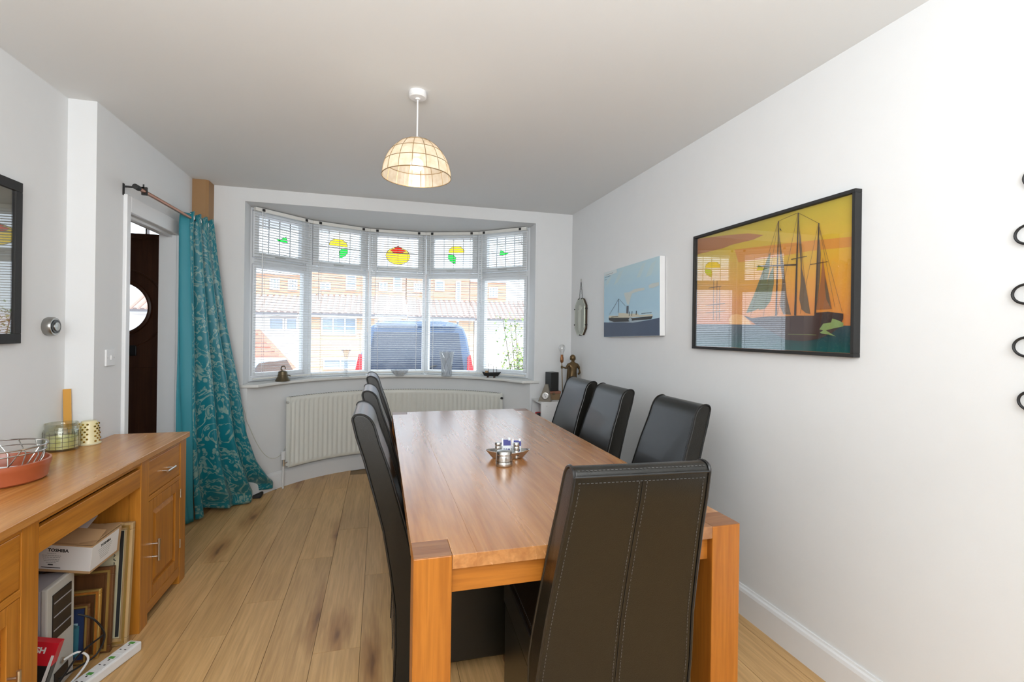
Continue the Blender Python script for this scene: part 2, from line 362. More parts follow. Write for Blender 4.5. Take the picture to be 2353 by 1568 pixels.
fr = MB().box(-.44, -.42, -.01, .06, 0, 2.33).box(.42, .46, -.01, .06, 0, 2.33).box(-.42, .42, -.01, .06, 2.08, 2.12).box(-.42, .42, -.01, .06, 2.30, 2.33).box(-.012, .012, .0, .05, 2.12, 2.30).box(.18, .19, .0, .05, 2.12, 2.30)
obj('door_frame', fr, 'darkwood', fd); bx('fanlight_pane', (-.42, .42, .02, .024, 2.12, 2.30), 'glassclear', fd)

# window sill board
sb = MB(); NR = 1.165; an = math.acos((4.135-CYW)/NR); n = 36
front = [(CX+NR*math.sin(-an+2*an*i/n), CYW+NR*math.cos(-an+2*an*i/n)) for i in range(n+1)]
back = [(CX+1.56*math.sin(a), 3.49+1.56*math.cos(a)) for a in [rad(55-110*i/24) for i in range(25)]]
poly = [(OPL-.045, 4.135)]+front+[(OPR+.045, 4.135), (OPR+.045, B), (OPR, B), (OPR, B+.17)]+back+[(OPL, B+.17), (OPL, B), (OPL-.045, B)]
sb.prism(poly, SILL, SILL+.024)
ss(obj('trim_3', sb, 'sillw', bevel=.006), 'cream curved window sill board of the bow window', 'window sill')

# ---------------------------------------------------------------- bow window: five facets and their blinds
CYF = 3.49; AP = 1.384
def facet_xf(i, ap):
    a = rad(-44+22*i); return (CX+ap*math.sin(a), CYF+ap*math.cos(a), 0), -a
ZT0, ZT1 = .915, 2.345
def lead_prism(mb, pts, r=.0022):
    mb.tube([(p[0], 0, p[1]) for p in pts], r, 5, True)
def ell(cx, cz, rx, rz, a0=0, a1=360, n=20): return [(cx+rx*math.cos(rad(a0+(a1-a0)*k/n)), cz+rz*math.sin(rad(a0+(a1-a0)*k/n))) for k in range(n+(0 if a1-a0 == 360 else 1))]
motifs = {0: [('green_gl', [(-.035, 2.118), (.01, 2.13), (.06, 2.16), (.066, 2.13), (.075, 2.10), (.03, 2.098)])],
 1: [('yellow_gl', ell(-.012, 2.155, .085, .058, -12, 192)), ('green_gl', [(.075, 2.135), (.03, 2.13), (-.005, 2.10), (.0, 2.03), (.05, 2.055), (.076, 2.09)])],
 2: [('yellow_gl', ell(0, 2.10, .118, .085)), ('red_gl', [(-.075, 2.155), (-.035, 2.165), (-.03, 2.185), (0, 2.20), (.03, 2.185), (.04, 2.165), (.078, 2.155), (.05, 2.135), (0, 2.122), (-.05, 2.135)])],
 3: [('yellow_gl', ell(.03, 2.155, .080, .058, -12, 192)), ('green_gl', [(-.055, 2.135), (-.01, 2.13), (.025, 2.10), (.02, 2.03), (-.03, 2.055), (-.056, 2.09)])],
 4: [('green_gl', [(.035, 2.118), (-.01, 2.13), (-.055, 2.16), (-.062, 2.13), (-.07, 2.10), (-.03, 2.098)])]}
for i in range(5):
    loc, rz = facet_xf(i, AP+.055); half = (AP+.055)*math.tan(rad(11))
    wn = struct('window_%d' % (i+1), loc, rz, 'white framed light of the bow window, %s, leaded fanlight with %s' % (
        ['leftmost', 'second from the left', 'middle one', 'second from the right', 'rightmost'][i], ['a small green leaf', 'a yellow bloom and green leaf', 'a red and yellow flower', 'a yellow bloom and green leaf', 'a small green leaf'][i]), 'window')
    f = MB()
    f.box(-half, -half+.030, 0, .07, ZT0, ZT1); f.box(half-.030, half, 0, .07, ZT0, ZT1)
    f.box(-half+.03, half-.03, 0, .07, ZT0, .955); f.box(-half+.03, half-.03, 0, .07, 2.325, ZT1); f.box(-half+.03, half-.03, 0, .07, 1.885, 1.935)
    obj('window_frame', f, 'upvc', wn, bevel=.004, seg=1)
    s = MB(); x0 = half-.032
    s.box(-x0, -x0+.05, -.012, .045, 1.94, 2.32); s.box(x0-.05, x0, -.012, .045, 1.94, 2.32); s.box(-x0+.05, x0-.05, -.012, .045, 1.94, 1.985); s.box(-x0+.05, x0-.05, -.012, .045, 2.285, 2.32)
    so = obj('fanlight_sash', s, 'upvc', wn, bevel=.004, seg=1)
    bx('handle', (-.06, .03, -.03, -.012, 1.955, 1.967), 'steel', so, .002)
    if i in (0, 4):
        s = MB(); y0 = -.012
        s.box(-x0, -x0+.028, y0, .045, .96, 1.88); s.box(x0-.028, x0, y0, .045, .96, 1.88); s.box(-x0+.028, x0-.028, y0, .045, .96, .985); s.box(-x0+.028, x0-.028, y0, .045, 1.852, 1.88)
        obj('casement_sash', s, 'upvc', wn, bevel=.003, seg=1)
    bx('pane', (-x0+.03, x0-.03, .02, .024, .955, 1.885), 'glassclear', wn)
    bx('pane', (-x0+.05, x0-.05, .02, .024, 1.985, 2.285), 'glassclear', wn)
    g = MB(); gw = x0-.05
    for k in (-1, 0, 1): g.box(k*gw*.5-.002, k*gw*.5+.002, .012, .019, 1.985, 2.285)
    for z in (2.06, 2.13, 2.21): g.box(-gw, gw, .012, .019, z-.002, z+.002)
    for m_, pts in motifs[i]: 
        g.tube([(p[0], .012, p[1]) for p in pts], .0028, 5, True)
    obj('leading', g, 'lead', wn)
    for m_, pts in motifs[i]: obj('stained_piece', MB().prism(pts, .010 if m_ == 'red_gl' or m_ == 'green_gl' else .013, .016 if m_ != 'red_gl' else .0125, 'y'), m_, wn)
# corner posts between the facets are part of the frames; blinds hang in front
slat_mb = MB(); hwid = .262
sp = []
for k in range(5):
    t = -1+2*k/4; sp.append((t*.0115, .0016*(1-t*t)))
vs = []; 
for x_ in (-hwid, hwid):
    for (y_, z_) in sp: vs.append((x_, y_, z_))
    for (y_, z_) in reversed(sp): vs.append((x_, y_, z_-.0006))
nn = 10; slat_mb._add(vs, [tuple(range(nn))[::-1], tuple(range(nn, 2*nn))]+[(k, (k+1) % nn, nn+(k+1) % nn, nn+k) for k in range(nn)])
slat = mesh('slat', slat_mb, 'blind', smooth=True)
brk = mesh('headrail_bracket', MB().box(-.012, .012, -.019, .0, 2.312, 2.334), 'blackm')
for i in range(5):
    loc, rz = facet_xf(i, AP)
    bl = thing('venetian_blind', ['white venetian blind, leftmost of the five, above the brass bell', 'white venetian blind, second from the left, behind the fluted glass vase', 'white venetian blind, middle of the five, behind the glass bowl', 'white venetian blind, fourth from the left, behind the frosted vase', 'white venetian blind, rightmost of the five, behind the model boat'][i], 'blind', loc, rz, 'white venetian blinds in the bow window')
    bx('headrail', (-.266, .266, -.016, .014, 2.310, 2.338), 'blindrail', bl, .002)
    for s in (-.20, .20):
        o = bpy.data.objects.new('headrail_bracket', brk); C.objects.link(o); o.parent = bl; o.location = (s, 0, 0)
    bx('bottom_rail', (-.264, .264, -.013, .013, .936, .948), 'blindrail', bl, .003)
    nsl = 62
    for k in range(nsl):
        o = bpy.data.objects.new('slat', slat); C.objects.link(o); o.parent = bl; o.location = (0, 0, .968+k*.0216); o.rotation_euler = (rad(-9), 0, 0)
    cd_ = MB()
    for s in (-.185, .185):
        for y_ in (-.0125, .0125): cd_.box(s-.0012, s+.0012, y_-.0006, y_+.0006, .945, 2.312)
    obj('ladder_cords', cd_, 'white', bl)
    obj('tilt_wand', MB().cyl((-.215, -.024, 2.31), (-.213, -.026, 1.62), .003, 6), 'white', bl)
    obj('pull_cord', MB().cyl((.222, -.022, 2.31), (.222, -.022, 2.20), .0015, 6).cyl((.222, -.022, 2.20), (.222, -.022, 2.175), .005, 8), 'white', bl)

# ---------------------------------------------------------------- curved radiator
RAF = 1.165; RA0, RA1 = -.87, .925
rd = thing('radiator', 'curved white convector radiator beneath the bow window', 'radiator')
def rad_panel():
    mb = MB(); nrib = 46; pts = []
    n = nrib*4
    zs = [.17, .183, .20, .215, .715, .73, .752, .765]
    vs = []; fs = []
    for j, z in enumerate(zs):
        for i in range(n+1):
            a = RA0+(RA1-RA0)*i/n; ph = i % 4
            d = 0.0
            if 2 <= j <= 5 and 2 <= i <= n-2: d = (.010 if ph in (1, 2) else 0.0)*(1 if 3 <= j <= 4 else .2)
            if j == 0 or j == 7: d = .006
            r = RAF+d; vs.append((CX+r*math.sin(a), CYW+r*math.cos(a), z))
    m_ = n+1
    for j in range(len(zs)-1):
        for i in range(n): fs.append((j*m_+i, j*m_+i+1, (j+1)*m_+i+1, (j+1)*m_+i))
    mb._add(vs, fs); mb.ring(RAF+.014, RAF+.024, .17, .765, RA0, RA1, 60, CX, CYW)
    return mb
obj('panel', rad_panel(), 'radiator', rd, smooth=True)
g = MB().ring(RAF+.001, RAF+.045, .765, .770, RA0, RA1, 50, CX, CYW)
obj('top_grille', g, 'radiator', rd)
sl = MB(); 
for i in range(90):
    a = RA0+(RA1-RA0)*(i+.5)/90; sl.box(-.003, .003, -.010, .012, .7698, .7712, Matrix.Translation((CX+(RAF+.022)*math.sin(a), CYW+(RAF+.022)*math.cos(a), 0)) @ Matrix.Rotation(-a, 4, 'Z'))
obj('grille_slots', sl, 'blackm', rd)
en = MB().ring(RAF+.001, RAF+.045, .18, .765, RA0-.004, RA0, 1, CX, CYW).ring(RAF+.001, RAF+.045, .18, .765, RA1, RA1+.004, 1, CX, CYW); obj('end_cap', en, 'radiator', rd)
def rp(a, r, z): return (CX+r*math.sin(a), CYW+r*math.cos(a), z)
for a, s in ((RA0, -1), (RA1, 1)):
    v = MB(); v.cyl(rp(a, RAF+.025, .215), rp(a+s*.035, RAF+.03, .215), .010, 12); v.cyl(rp(a+s*.035, RAF+.03, .19), rp(a+s*.035, RAF+.03, .245), .013, 12); obj('valve', v, 'chrome', rd, smooth=True)
    c = MB().cyl(rp(a+s*.035, RAF+.03, .245), rp(a+s*.035, RAF+.03, .31), .018, 16); obj('valve_cap', c, 'white', rd, smooth=True)
    p = MB().cyl(rp(a+s*.035, RAF+.03, -.001), rp(a+s*.035, RAF+.03, .19), .008, 12); obj('pipe', p, 'white', rd, smooth=True)
    obj('bleed_plug', MB().cyl(rp(a, RAF+.02, .725), rp(a+s*.018, RAF+.02, .725), .011, 10), 'blackm' if s > 0 else 'steel', rd)
# phone cable drooping on the wall beside the radiator
def onbow(u, z):   # u: angle
    return rp(u, RW-.006, z)
cab = MB().tube([(-1.02, B-.006, .74), (-.995, B-.003, .62)]+[onbow(A0+(.31)*t, .62-.36*math.sin(PI*.62*t)) for t in [i/14 for i in range(1, 15)]]+[onbow(A0+.36, .40), onbow(A0+.385, .56)], .0022, 6)
tag(obj('wall_cable', cab, mat('cable_cream', (.66, .64, .56), .5), smooth=True), 'thin cream cable drooping on the wall between curtain and radiator', 'cable')
# ---------------------------------------------------------------- outside, beyond the window
GZ = -.55
M['tarmac'] = mat('tarmac', (.42, .42, .43), .9, bump=.05)
M['brickp'] = mat('pale_brick', (.74, .52, .36), .85, var=.08, bscale=40)
M['brickr'] = mat('red_brick', (.55, .26, .20), .85, var=.1, bscale=40)
M['mortar'] = mat('mortar', (.62, .52, .45), .9)
M['tilehang'] = mat('hung_tile_orange', (.66, .38, .26), .8, var=.1, bscale=30)
M['rooftile'] = mat('roof_tile_brown', (.44, .34, .31), .85, var=.1, bscale=30)
M['render'] = mat('white_render', (.86, .85, .83), .9)
M['winframe'] = mat('white_frame_outdoor', (.85, .85, .85), .5)
M['houseglass'] = mat('house_glass', (.35, .42, .50), .1, spec=.8)
M['gutter'] = mat('gutter_grey', (.16, .16, .18), .5)
M['vanblue'] = mat('van_blue_paint', (.10, .15, .25), .22, .3, coat=.6)
M['vanglass'] = mat('van_dark_glass', (.02, .03, .055), .05, spec=.9)
M['redlens'] = mat('red_lamp_lens', (.55, .03, .04), .15)
M['leafg'] = mat('leaf_green', (.20, .34, .08), .6, var=.3, bscale=20)
M['leafy'] = mat('leaf_yellow_green', (.42, .48, .14), .6)
M['bark'] = mat('bark', (.16, .11, .07), .9)
ss(bx('ground', (-30, 30, 5.4, 60, GZ-.2, GZ), 'tarmac'), 'grey tarmac street and drives outside the window', 'street')
HY = 22.0
def brick_courses(par, x0, x1, y, z0, z1, ch, m, name='brick_course'):
    z = z0
    me = mesh(name, MB().box(x0, x1, y-.02, y, 0, ch-.02), m)
    while z < z1-ch*.5:
        o = bpy.data.objects.new(name, me); C.objects.link(o); o.parent = par; o.location = (0, 0, z); z += ch
def house_window(par, x0, x1, z0, z1, y, nx=2, nz=1, bars=None):
    f = MB(); t = .06
    f.box(x0, x1, y-.06, y, z0, z0+t).box(x0, x1, y-.06, y, z1-t, z1).box(x0, x0+t, y-.06, y, z0+t, z1-t).box(x1-t, x1, y-.06, y, z0+t, z1-t)
    for k in range(1, nx): xx = x0+(x1-x0)*k/nx; f.box(xx-t/2, xx+t/2, y-.06, y, z0+t, z1-t)
    for k in range(1, nz): zz = z0+(z1-z0)*k/nz; f.box(x0+t, x1-t, y-.055, y, zz-t/3, zz+t/3)
    w_ = obj('window', f, 'winframe', par)
    bx('pane', (x0+t, x1-t, y-.02, y-.01, z0+t, z1-t), 'houseglass', w_)
def house(name, label, x0, x1, lower, upx0, upx1, upz1, gw, uw, eave=2.05, top=2.85, sx=0, parts=None):
    h = thing(name, label, 'house', (0, 0, 0), group='terraced houses across the street')
    bx('lower_wall', (x0, x1, HY, HY+.25, GZ, eave+.05), lower, h)
    if lower == 'brickp': brick_courses(h, x0, x1, HY, GZ+.3, eave-.1, .24, 'brickp')
    # pent roof over the ground floor, tiles in courses
    n = 8; 
    rib = MB(); nx = int((x1-x0)/.24)
    for j in range(nx):
        xx = x0+(j+.5)*(x1-x0)/nx; rib.prism([(-.10, -.02), (-.05, .045), (.05, .045), (.10, -.02)], 0, .36, 'y', Matrix.Translation((xx, 0, 0)))
    course = mesh('tile_course', rib, 'rooftile')
    sl_ = math.atan2(top-eave, 1.6)
    L_ = math.hypot(top-eave, 1.6)
    for k in range(n):
        o = bpy.data.objects.new('tile_course', course); C.objects.link(o); o.parent = h; t = k/n
        o.location = (0, HY-.35+1.6*t, eave+(top-eave)*t+.02); o.rotation_euler = (sl_-.02, 0, 0)
    bx('roof_deck', (x0, x1, 0, L_, -.06, -.02), 'rooftile', h).matrix_local = Matrix.Translation((0, HY-.35, eave)) @ Matrix.Rotation(sl_, 4, 'X')
    bx('gutter', (x0, x1, HY-.45, HY-.35, eave-.08, eave+.0), 'gutter', h); bx('fascia', (x0, x1, HY-.35, HY-.30, eave-.16, eave-.02), 'winframe', h)
    # upper storey, tile hung
    UY = HY+1.25
    bx('upper_wall', (upx0, upx1, UY, UY+3, top-.1, upz1), 'tilehang', h)
    hc = mesh('hung_tile_course', MB().box(upx0, upx1, -.03, 0, 0, .14), 'tilehang'); z = top
    while z < upz1-.1:
        o = bpy.data.objects.new('hung_tile_course', hc); C.objects.link(o); o.parent = h; o.location = (0, UY, z); o.rotation_euler = (rad(6), 0, 0); z += .16
    bx('verge_board', (upx0, upx1, UY-.12, UY+3, upz1, upz1+.10), 'winframe', h)
    for (a, b, c, d, nx_, nz_) in gw: house_window(h, a, b, c, d, HY-.01, nx_, nz_)
    for (a, b, c, d, nx_, nz_) in uw: house_window(h, a, b, c, d, UY-.03, nx_, nz_)
    return h
house('terraced_house', 'white-fronted house at the left end of the row across the street', -9.5, -3.32, 'render', -9.5, -3.32, 3.78, [(-4.5, -3.9, 1.25, 1.84, 1, 1), (-3.85, -3.37, 1.3, 1.84, 1, 1)], [(-4.72, -4.32, 3.1, 3.6, 3, 2), (-3.98, -3.6, 3.1, 3.6, 3, 2)])
house('terraced_house', 'pale orange brick house left of the parked van across the street', -3.28, 1.13, 'brickp', -3.28, 1.13, 4.1, [(-2.45, -1.0, 1.12, 1.9, 3, 2), (-2.35, -.95, -.35, .1, 2, 1), (.1, .9, 1.12, 1.9, 2, 1)], [(-2.65, -2.2, 3.15, 3.5, 2, 2), (-1.55, -1.1, 3.2, 3.9, 1, 2), (-.1, .3, 3.2, 3.6, 2, 1), (.55, .95, 3.2, 3.9, 1, 2)], top=2.95)
house('terraced_house', 'brick house directly behind the parked van across the street', 1.17, 4.18, 'brickp', 1.17, 4.18, 4.05, [(1.7, 3.0, 1.0, 1.85, 3, 1)], [(1.5, 1.9, 3.2, 3.65, 3, 2), (2.5, 2.95, 3.3, 3.8, 1, 1), (3.5, 3.75, 2.75, 3.8, 1, 1)], eave=2.0)
house('terraced_house', 'white-fronted house at the right end of the row with a small paned upper window', 4.22, 9.5, 'render', 4.22, 6.05, 3.8, [], [(5.15, 5.6, 3.05, 3.6, 3, 3)], eave=1.95)
bd = thing('porch_roof', 'pinkish brick gable leaning against the white house at the left of the view', 'porch')
obj('gable', MB().prism([(-5.6, -.25), (-4.75, 1.35), (-3.35, -.25)], 20.6, 21.6, 'y'), 'brickr', bd)
gc = MB()
for k in range(9):
    z = -.2+k*.17; t = (z+.25)/1.6; gc.box(-5.6+.85*t, -3.35-1.4*t, 20.58, 20.6, z, z+.14)
obj('brick_courses', gc, 'brickr', bd)['kind'] = 'stuff'
bx('coping', (-5.6, -3.3, 20.5, 21.6, -.35, -.25), 'winframe', bd)
gwl = thing('garden_wall', 'low brick garden wall with a dark coping beside the shrub', 'garden wall')
bx('wall_body', (3.0, 4.6, 14.0, 14.2, GZ, .15), 'brickr', gwl); bx('coping', (2.95, 4.65, 13.95, 14.25, .15, .22), 'gutter', gwl)
gc = mesh('brick_course', MB().box(3.0, 4.6, 13.985, 14.0, 0, .07), 'brickr')
for k in range(7): o = bpy.data.objects.new('brick_course', gc); C.objects.link(o); o.parent = gwl; o.location = (0, 0, GZ+.04+k*.095)
# parked people carrier
van = thing('van', 'dark blue van parked outside, rear window towards the house', 'van', (.56, 8.0, GZ), rad(-9))
W_ = .96
def van_body():
    mb = MB(); prof = []
    for (hw_, z) in ((.93, .35), (.97, .62), (.97, 1.02), (.95, 1.22), (.90, 1.50), (.84, 1.80), (.78, 1.96), (.66, 2.04), (.40, 2.075)): prof.append((hw_, z))
    sec = [(-h, z) for h, z in reversed(prof)]; pts = sec+[(h, z) for h, z in prof]; pts = pts[:]
    ys = [(0, 1.0, .0), (.10, 1.0, .0), (1.5, 1.0, 0), (3.4, 1.0, 0), (4.0, .97, -.15)]
    vs = []; n = len(pts)
    for (y, s, dz) in ys:
        for (x_, z) in pts:
            yy = y+ (max(0, z-1.1)*.28 if y < .5 else 0); vs.append((x_*s, yy, z+(dz if z > 1 else 0)))
    fs = []
    for j in range(len(ys)-1):
        for i in range(n): fs.append((j*n+i, j*n+(i+1) % n, (j+1)*n+(i+1) % n, (j+1)*n+i))
    fs += [tuple(range(n))[::-1], tuple((len(ys)-1)*n+i for i in range(n))]
    return mb._add(vs, fs)
obj('body', van_body(), 'vanblue', van, bevel=.03, smooth=True)
tl = lambda z: max(0, z-1.1)*.28-.006
obj('rear_window', MB()._add([(-.80, tl(1.2)-.01, 1.2), (.80, tl(1.2)-.01, 1.2), (.70, tl(1.88)-.01, 1.88), (-.70, tl(1.88)-.01, 1.88), (-.80, tl(1.2)+.02, 1.2), (.80, tl(1.2)+.02, 1.2), (.70, tl(1.88)+.02, 1.88), (-.70, tl(1.88)+.02, 1.88)], [(0, 1, 2, 3), (4, 7, 6, 5), (0, 4, 5, 1), (1, 5, 6, 2), (2, 6, 7, 3), (3, 7, 4, 0)]), 'vanglass', van)
obj('rear_wiper', MB().tube([(-.1, -.03, 1.21), (.35, .02, 1.34)], .012, 6), 'black', van)
for s in (-1, 1):
    obj('tail_lamp', MB().prism([(s*.80, .92), (s*.965, .92), (s*.955, 1.25), (s*.90, 1.52), (s*.85, 1.48), (s*.84, 1.15)], -.03, .12, 'y'), 'redlens', van, bevel=.01)
    obj('roof_rail', MB().tube([(s*.68, .5, 2.06), (s*.68, .6, 2.10), (s*.68, 3.0, 2.10), (s*.68, 3.1, 2.04)], .018, 8), 'steel', van, smooth=True)
    for yy in (.75, 3.2): obj('wheel', MB().cyl((s*.72, yy, .33), (s*.93, yy, .33), .33, 24), 'black', van, bevel=.02)
bx('bumper', (-.93, .93, -.06, .08, .40, .72), 'vanblue', van, .03); bx('number_plate_recess', (-.28, .28, -.02, .0, .85, .98), 'white', van, .004)
bx('roof_spoiler', (-.66, .66, .17, .42, 1.97, 2.03), 'vanblue', van, .015)
# shrub at the right of the window
sh = thing('shrub', 'loose leafy shrub with yellow-green tips outside the right-hand window', 'shrub', (2.55, 8.3, GZ))
st = MB(); lf = [MB(), MB()]; rnd = random.Random(11)
for k in range(12):
    a = rnd.uniform(0, 2*PI); r = rnd.uniform(.1, .45); h_ = rnd.uniform(1.3, 2.15); st.tube([(r*.2*math.cos(a), r*.2*math.sin(a), 0), (r*.6*math.cos(a), r*.6*math.sin(a), h_*.5), (r*math.cos(a), r*math.sin(a), h_)], [.014, .010, .005], 5)
    for q in range(190):
        t = rnd.uniform(.2, 1.03); b = Vector((r*t*math.cos(a), r*t*math.sin(a), h_*t))+Vector((rnd.gauss(0, .13), rnd.gauss(0, .13), rnd.gauss(0, .05)))
        mt = Matrix.Translation(b) @ Matrix.Rotation(rnd.uniform(0, 6.3), 4, 'Z') @ Matrix.Rotation(rnd.uniform(-1, 1), 4, 'X')
        s = rnd.uniform(.035, .065)
        lf[0 if rnd.random() < .6 else 1]._add([mt @ Vector(p) for p in ((0, 0, 0), (s*.45, s*.5, .006), (0, s*1.3, 0), (-s*.45, s*.5, .006))], [(0, 1, 2), (0, 2, 3)])
obj('stems', st, 'bark', sh)
for k in (0, 1): o = obj('foliage', lf[k], ['leafg', 'leafy'][k], sh); o['kind'] = 'stuff'
# car roof at lower left of the view
cr = thing('car', 'pale blue car roof low in the leftmost window', 'car', (-3.2, 12.6, GZ), rad(80))
cb = MB(); cb.prism([(-2, .25), (2, .25), (2.05, .7), (1.3, .82), (.8, 1.18), (-.9, 1.2), (-1.6, .85), (-2.05, .78)], -.8, .8, 'y'); obj('body', cb, mat('pale_blue_paint', (.45, .55, .66), .25, coat=.5), cr, bevel=.06, seg=3)
cg = MB(); cg.prism([(1.2, .84), (.76, 1.13), (-.85, 1.15), (-1.45, .88)], -.81, .81, 'y'); obj('glazing', cg, 'vanglass', cr)
for s in (-.81, .63):
    for x_ in (-1.3, 1.3): obj('wheel', MB().cyl((x_, s, .3), (x_, s+.18, .3), .3, 20), 'black', cr)

# ---------------------------------------------------------------- dining table
TX0, TX1, TY0, TY1, TZ = .0856, 1.0498, 1.205, 3.4175, .7833
tb = thing('dining_table', 'long orange oak dining table with square corner legs', 'table', ((TX0+TX1)/2, (TY0+TY1)/2, 0))
tx, ty = (TX1-TX0)/2, (TY1-TY0)/2; lg = .0975; tt = .036
random.seed(5)
# top as planks, cut round the leg tops
nb = 6; bw_ = 2*tx/nb
for k in range(nb):
    a, b = -tx+k*bw_, -tx+(k+1)*bw_
    if k == 0:
        poly = [(a, -ty+lg), (a+lg, -ty+lg), (a+lg, -ty), (b, -ty), (b, ty), (a+lg, ty), (a+lg, ty-lg), (a, ty-lg)]
    elif k == nb-1:
        poly = [(a, -ty), (b-lg, -ty), (b-lg, -ty+lg), (b, -ty+lg), (b, ty-lg), (b-lg, ty-lg), (b-lg, ty), (a, ty)]
    else: poly = [(a, -ty), (b, -ty), (b, ty), (a, ty)]
    obj('plank', MB().prism(poly, TZ-tt, TZ), 'tabletop', tb, bevel=.0006, seg=1)
for sx in (-1, 1):
    for sy in (-1, 1):
        cx_, cy_ = sx*(tx-lg/2), sy*(ty-lg/2); e = .0006
        l_ = bx('leg', (cx_-lg/2+e, cx_+lg/2-e, cy_-lg/2+e, cy_+lg/2-e, 0, TZ-.001), 'oakz', tb, .0025)
        bx('leg_top', (cx_-lg/2+.001, cx_+lg/2-.001, cy_-lg/2+.001, cy_+lg/2-.001, TZ-.0012, TZ+.0003), 'endgrain', l_, .0005, seg=1)
bx('apron', (-tx+lg, tx-lg, -ty+.022, -ty+.047, .678, TZ-tt), 'oakx', tb, .001); bx('apron', (-tx+lg, tx-lg, ty-.047, ty-.022, .678, TZ-tt), 'oakx', tb, .001)
bx('apron', (-tx+.022, -tx+.047, -ty+lg, ty-lg, .678, TZ-tt), 'oaky', tb, .001); bx('apron', (tx-.047, tx-.022, -ty+lg, ty-lg, .678, TZ-tt), 'oaky', tb, .001)

# ---------------------------------------------------------------- chairs
REARP = [(0, .012), (.004, .15), (.002, .30), (-.018, .45), (-.044, .60), (-.078, .73), (-.118, .87), (-.146, .955), (-.162, 1.022)]
def chair_hw(z): 
    t = min(1, max(0, (z-.45)/.55)); return .222-.045*t
def back_profile():
    pts = list(REARP); th = .088
    # rounded top
    pts += [(-.1615, 1.030), (-.158, 1.037), (-.152, 1.0415), (-.143, 1.044), (-.132, 1.044), (-.121, 1.041), (-.111, 1.036), (-.102, 1.029), (-.094, 1.020), (-.088, 1.010), (-.0825, .998)]
    fr = [(-.078, .985), (-.062, .93), (-.026, .83), (.012, .70), (.040, .60), (.060, .52), (.072, .45), (.078, .30), (.080, .15), (.075, .012)]
    return pts+fr
def make_chair():
    t = thing('dining_chair', '', 'chair')
    prof = back_profile(); n = len(prof)
    mb = MB(); cols = [-1, -.96, -.5, 0, .5, .96, 1]; vs = []; m_ = len(cols)
    for (y, z) in prof:
        hw_ = chair_hw(z)
        for c in cols: vs.append((c*hw_, y+(0.006*(1-c*c) if y > -.07 and z > .5 and False else 0), z))
    fs = []
    for i in range(n):
        j = (i+1) % n
        for k in range(m_-1): fs.append((i*m_+k, i*m_+k+1, j*m_+k+1, j*m_+k))
    fs += [tuple(i*m_ for i in range(n)), tuple(i*m_+m_-1 for i in range(n))[::-1]]
    mb._add(vs, fs)
    back = obj('backrest', mb, 'leather', t, smooth=True, bevel=.010, seg=3)
    nr = len(REARP)+11
    pp = MB()
    for s in (-1, 1):
        ln = [(s*(chair_hw(z)-.001), y, z) for (y, z) in prof]
        pp.tube(ln[:nr-0]+ln[nr:], .0042, 6)
    pp.tube([(c*chair_hw(.996), -.1625, 1.024) for c in (-1, -.5, 0, .5, 1)], .0035, 6)
    obj('piping', pp, 'piping', back, smooth=True)
    # centre seam and stitching on the rear panel
    sm = MB(); fine = []
    for k in range(len(REARP)-1):
        for q in range(6): t_ = q/6; fine.append((REARP[k][0]*(1-t_)+REARP[k+1][0]*t_, REARP[k][1]*(1-t_)+REARP[k+1][1]*t_))
    sm.tube([(0, y-.0005, z) for y, z in fine], .0022, 5); obj('centre_seam', sm, 'piping', back)
    stt = MB(); step = .0105
    def stitch_line(pts):
        acc = 0
        for a, b in zip(pts[:-1], pts[1:]):
            a, b = Vector(a), Vector(b); d = (b-a).length; u = (b-a)/d if d else Vector((0, 0, 1)); q = acc
            while q < d:
                p = a+u*q; e = a+u*min(d, q+.006); stt.tube([p, e], .0009, 3); q += step
            acc = q-d
    for off in (-.010, .010): stitch_line([(off, y-.0015, z) for y, z in fine])
    for s in (-1, 1): stitch_line([(s*(chair_hw(z)-.016), y-.0013, z) for y, z in fine])
    stitch_line([(x_*.165, -.1600, 1.008) for x_ in (-1, -.5, 0, .5, 1)]); stitch_line([(x_*.167, -.1590, 1.0385) for x_ in (-1, -.5, 0, .5, 1)])
    fr = prof[nr:]
    for s in (-1, 1): stitch_line([(s*(chair_hw(z)-.014), y+.0015, z) for y, z in fr if z > .48])
    obj('stitching', stt, 'thread', back)['kind'] = 'stuff'
    # seat
    sb_ = MB(); poly = [(-.210, .05), (.210, .05), (.218, .475), (.206, .50), (-.206, .50), (-.218, .475)]
    sb_.prism(poly, .37, .488)
    seat = obj('seat', sb_, 'leather', t, smooth=True, bevel=.016, seg=3)
    sp_ = MB(); ed = [(-.209, .07, .486), (-.216, .47, .486), (-.204, .498, .486), (.204, .498, .486), (.216, .47, .486), (.209, .07, .486)]; sp_.tube(ed, .005, 6)
    obj('piping', sp_, 'piping', seat, smooth=True)
    stt = MB(); stitch_line([(-.197, .08, .4885), (-.204, .46, .4885)]); stitch_line([(.197, .08, .4885), (.204, .46, .4885)]); obj('stitching', stt, 'thread', seat)['kind'] = 'stuff'
    obj('skirt', MB().prism([(-.206, .07), (.206, .07), (.213, .472), (.203, .494), (-.203, .494), (-.213, .472)], .05, .374), 'leather', t, bevel=.008)
    for s in (-1, 1):
        mb = MB(); a = .021; X = s*.188; Y_ = .455
        mb._add([(X-a, Y_-a, .05), (X+a, Y_-a, .05), (X+a, Y_+a, .05), (X-a, Y_+a, .05), (X-a*.7, Y_-a*.7, 0), (X+a*.7, Y_-a*.7, 0), (X+a*.7, Y_+a*.7, 0), (X-a*.7, Y_+a*.7, 0)], [(0, 1, 2, 3), (4, 7, 6, 5), (0, 4, 5, 1), (1, 5, 6, 2), (2, 6, 7, 3), (3, 7, 4, 0)])
        obj('leg', mb, 'darkleg', t, bevel=.002)
        obj('foot', MB().cyl((s*.19, .04, 0), (s*.19, .04, .014), .018, 12), 'black', t)
    return t
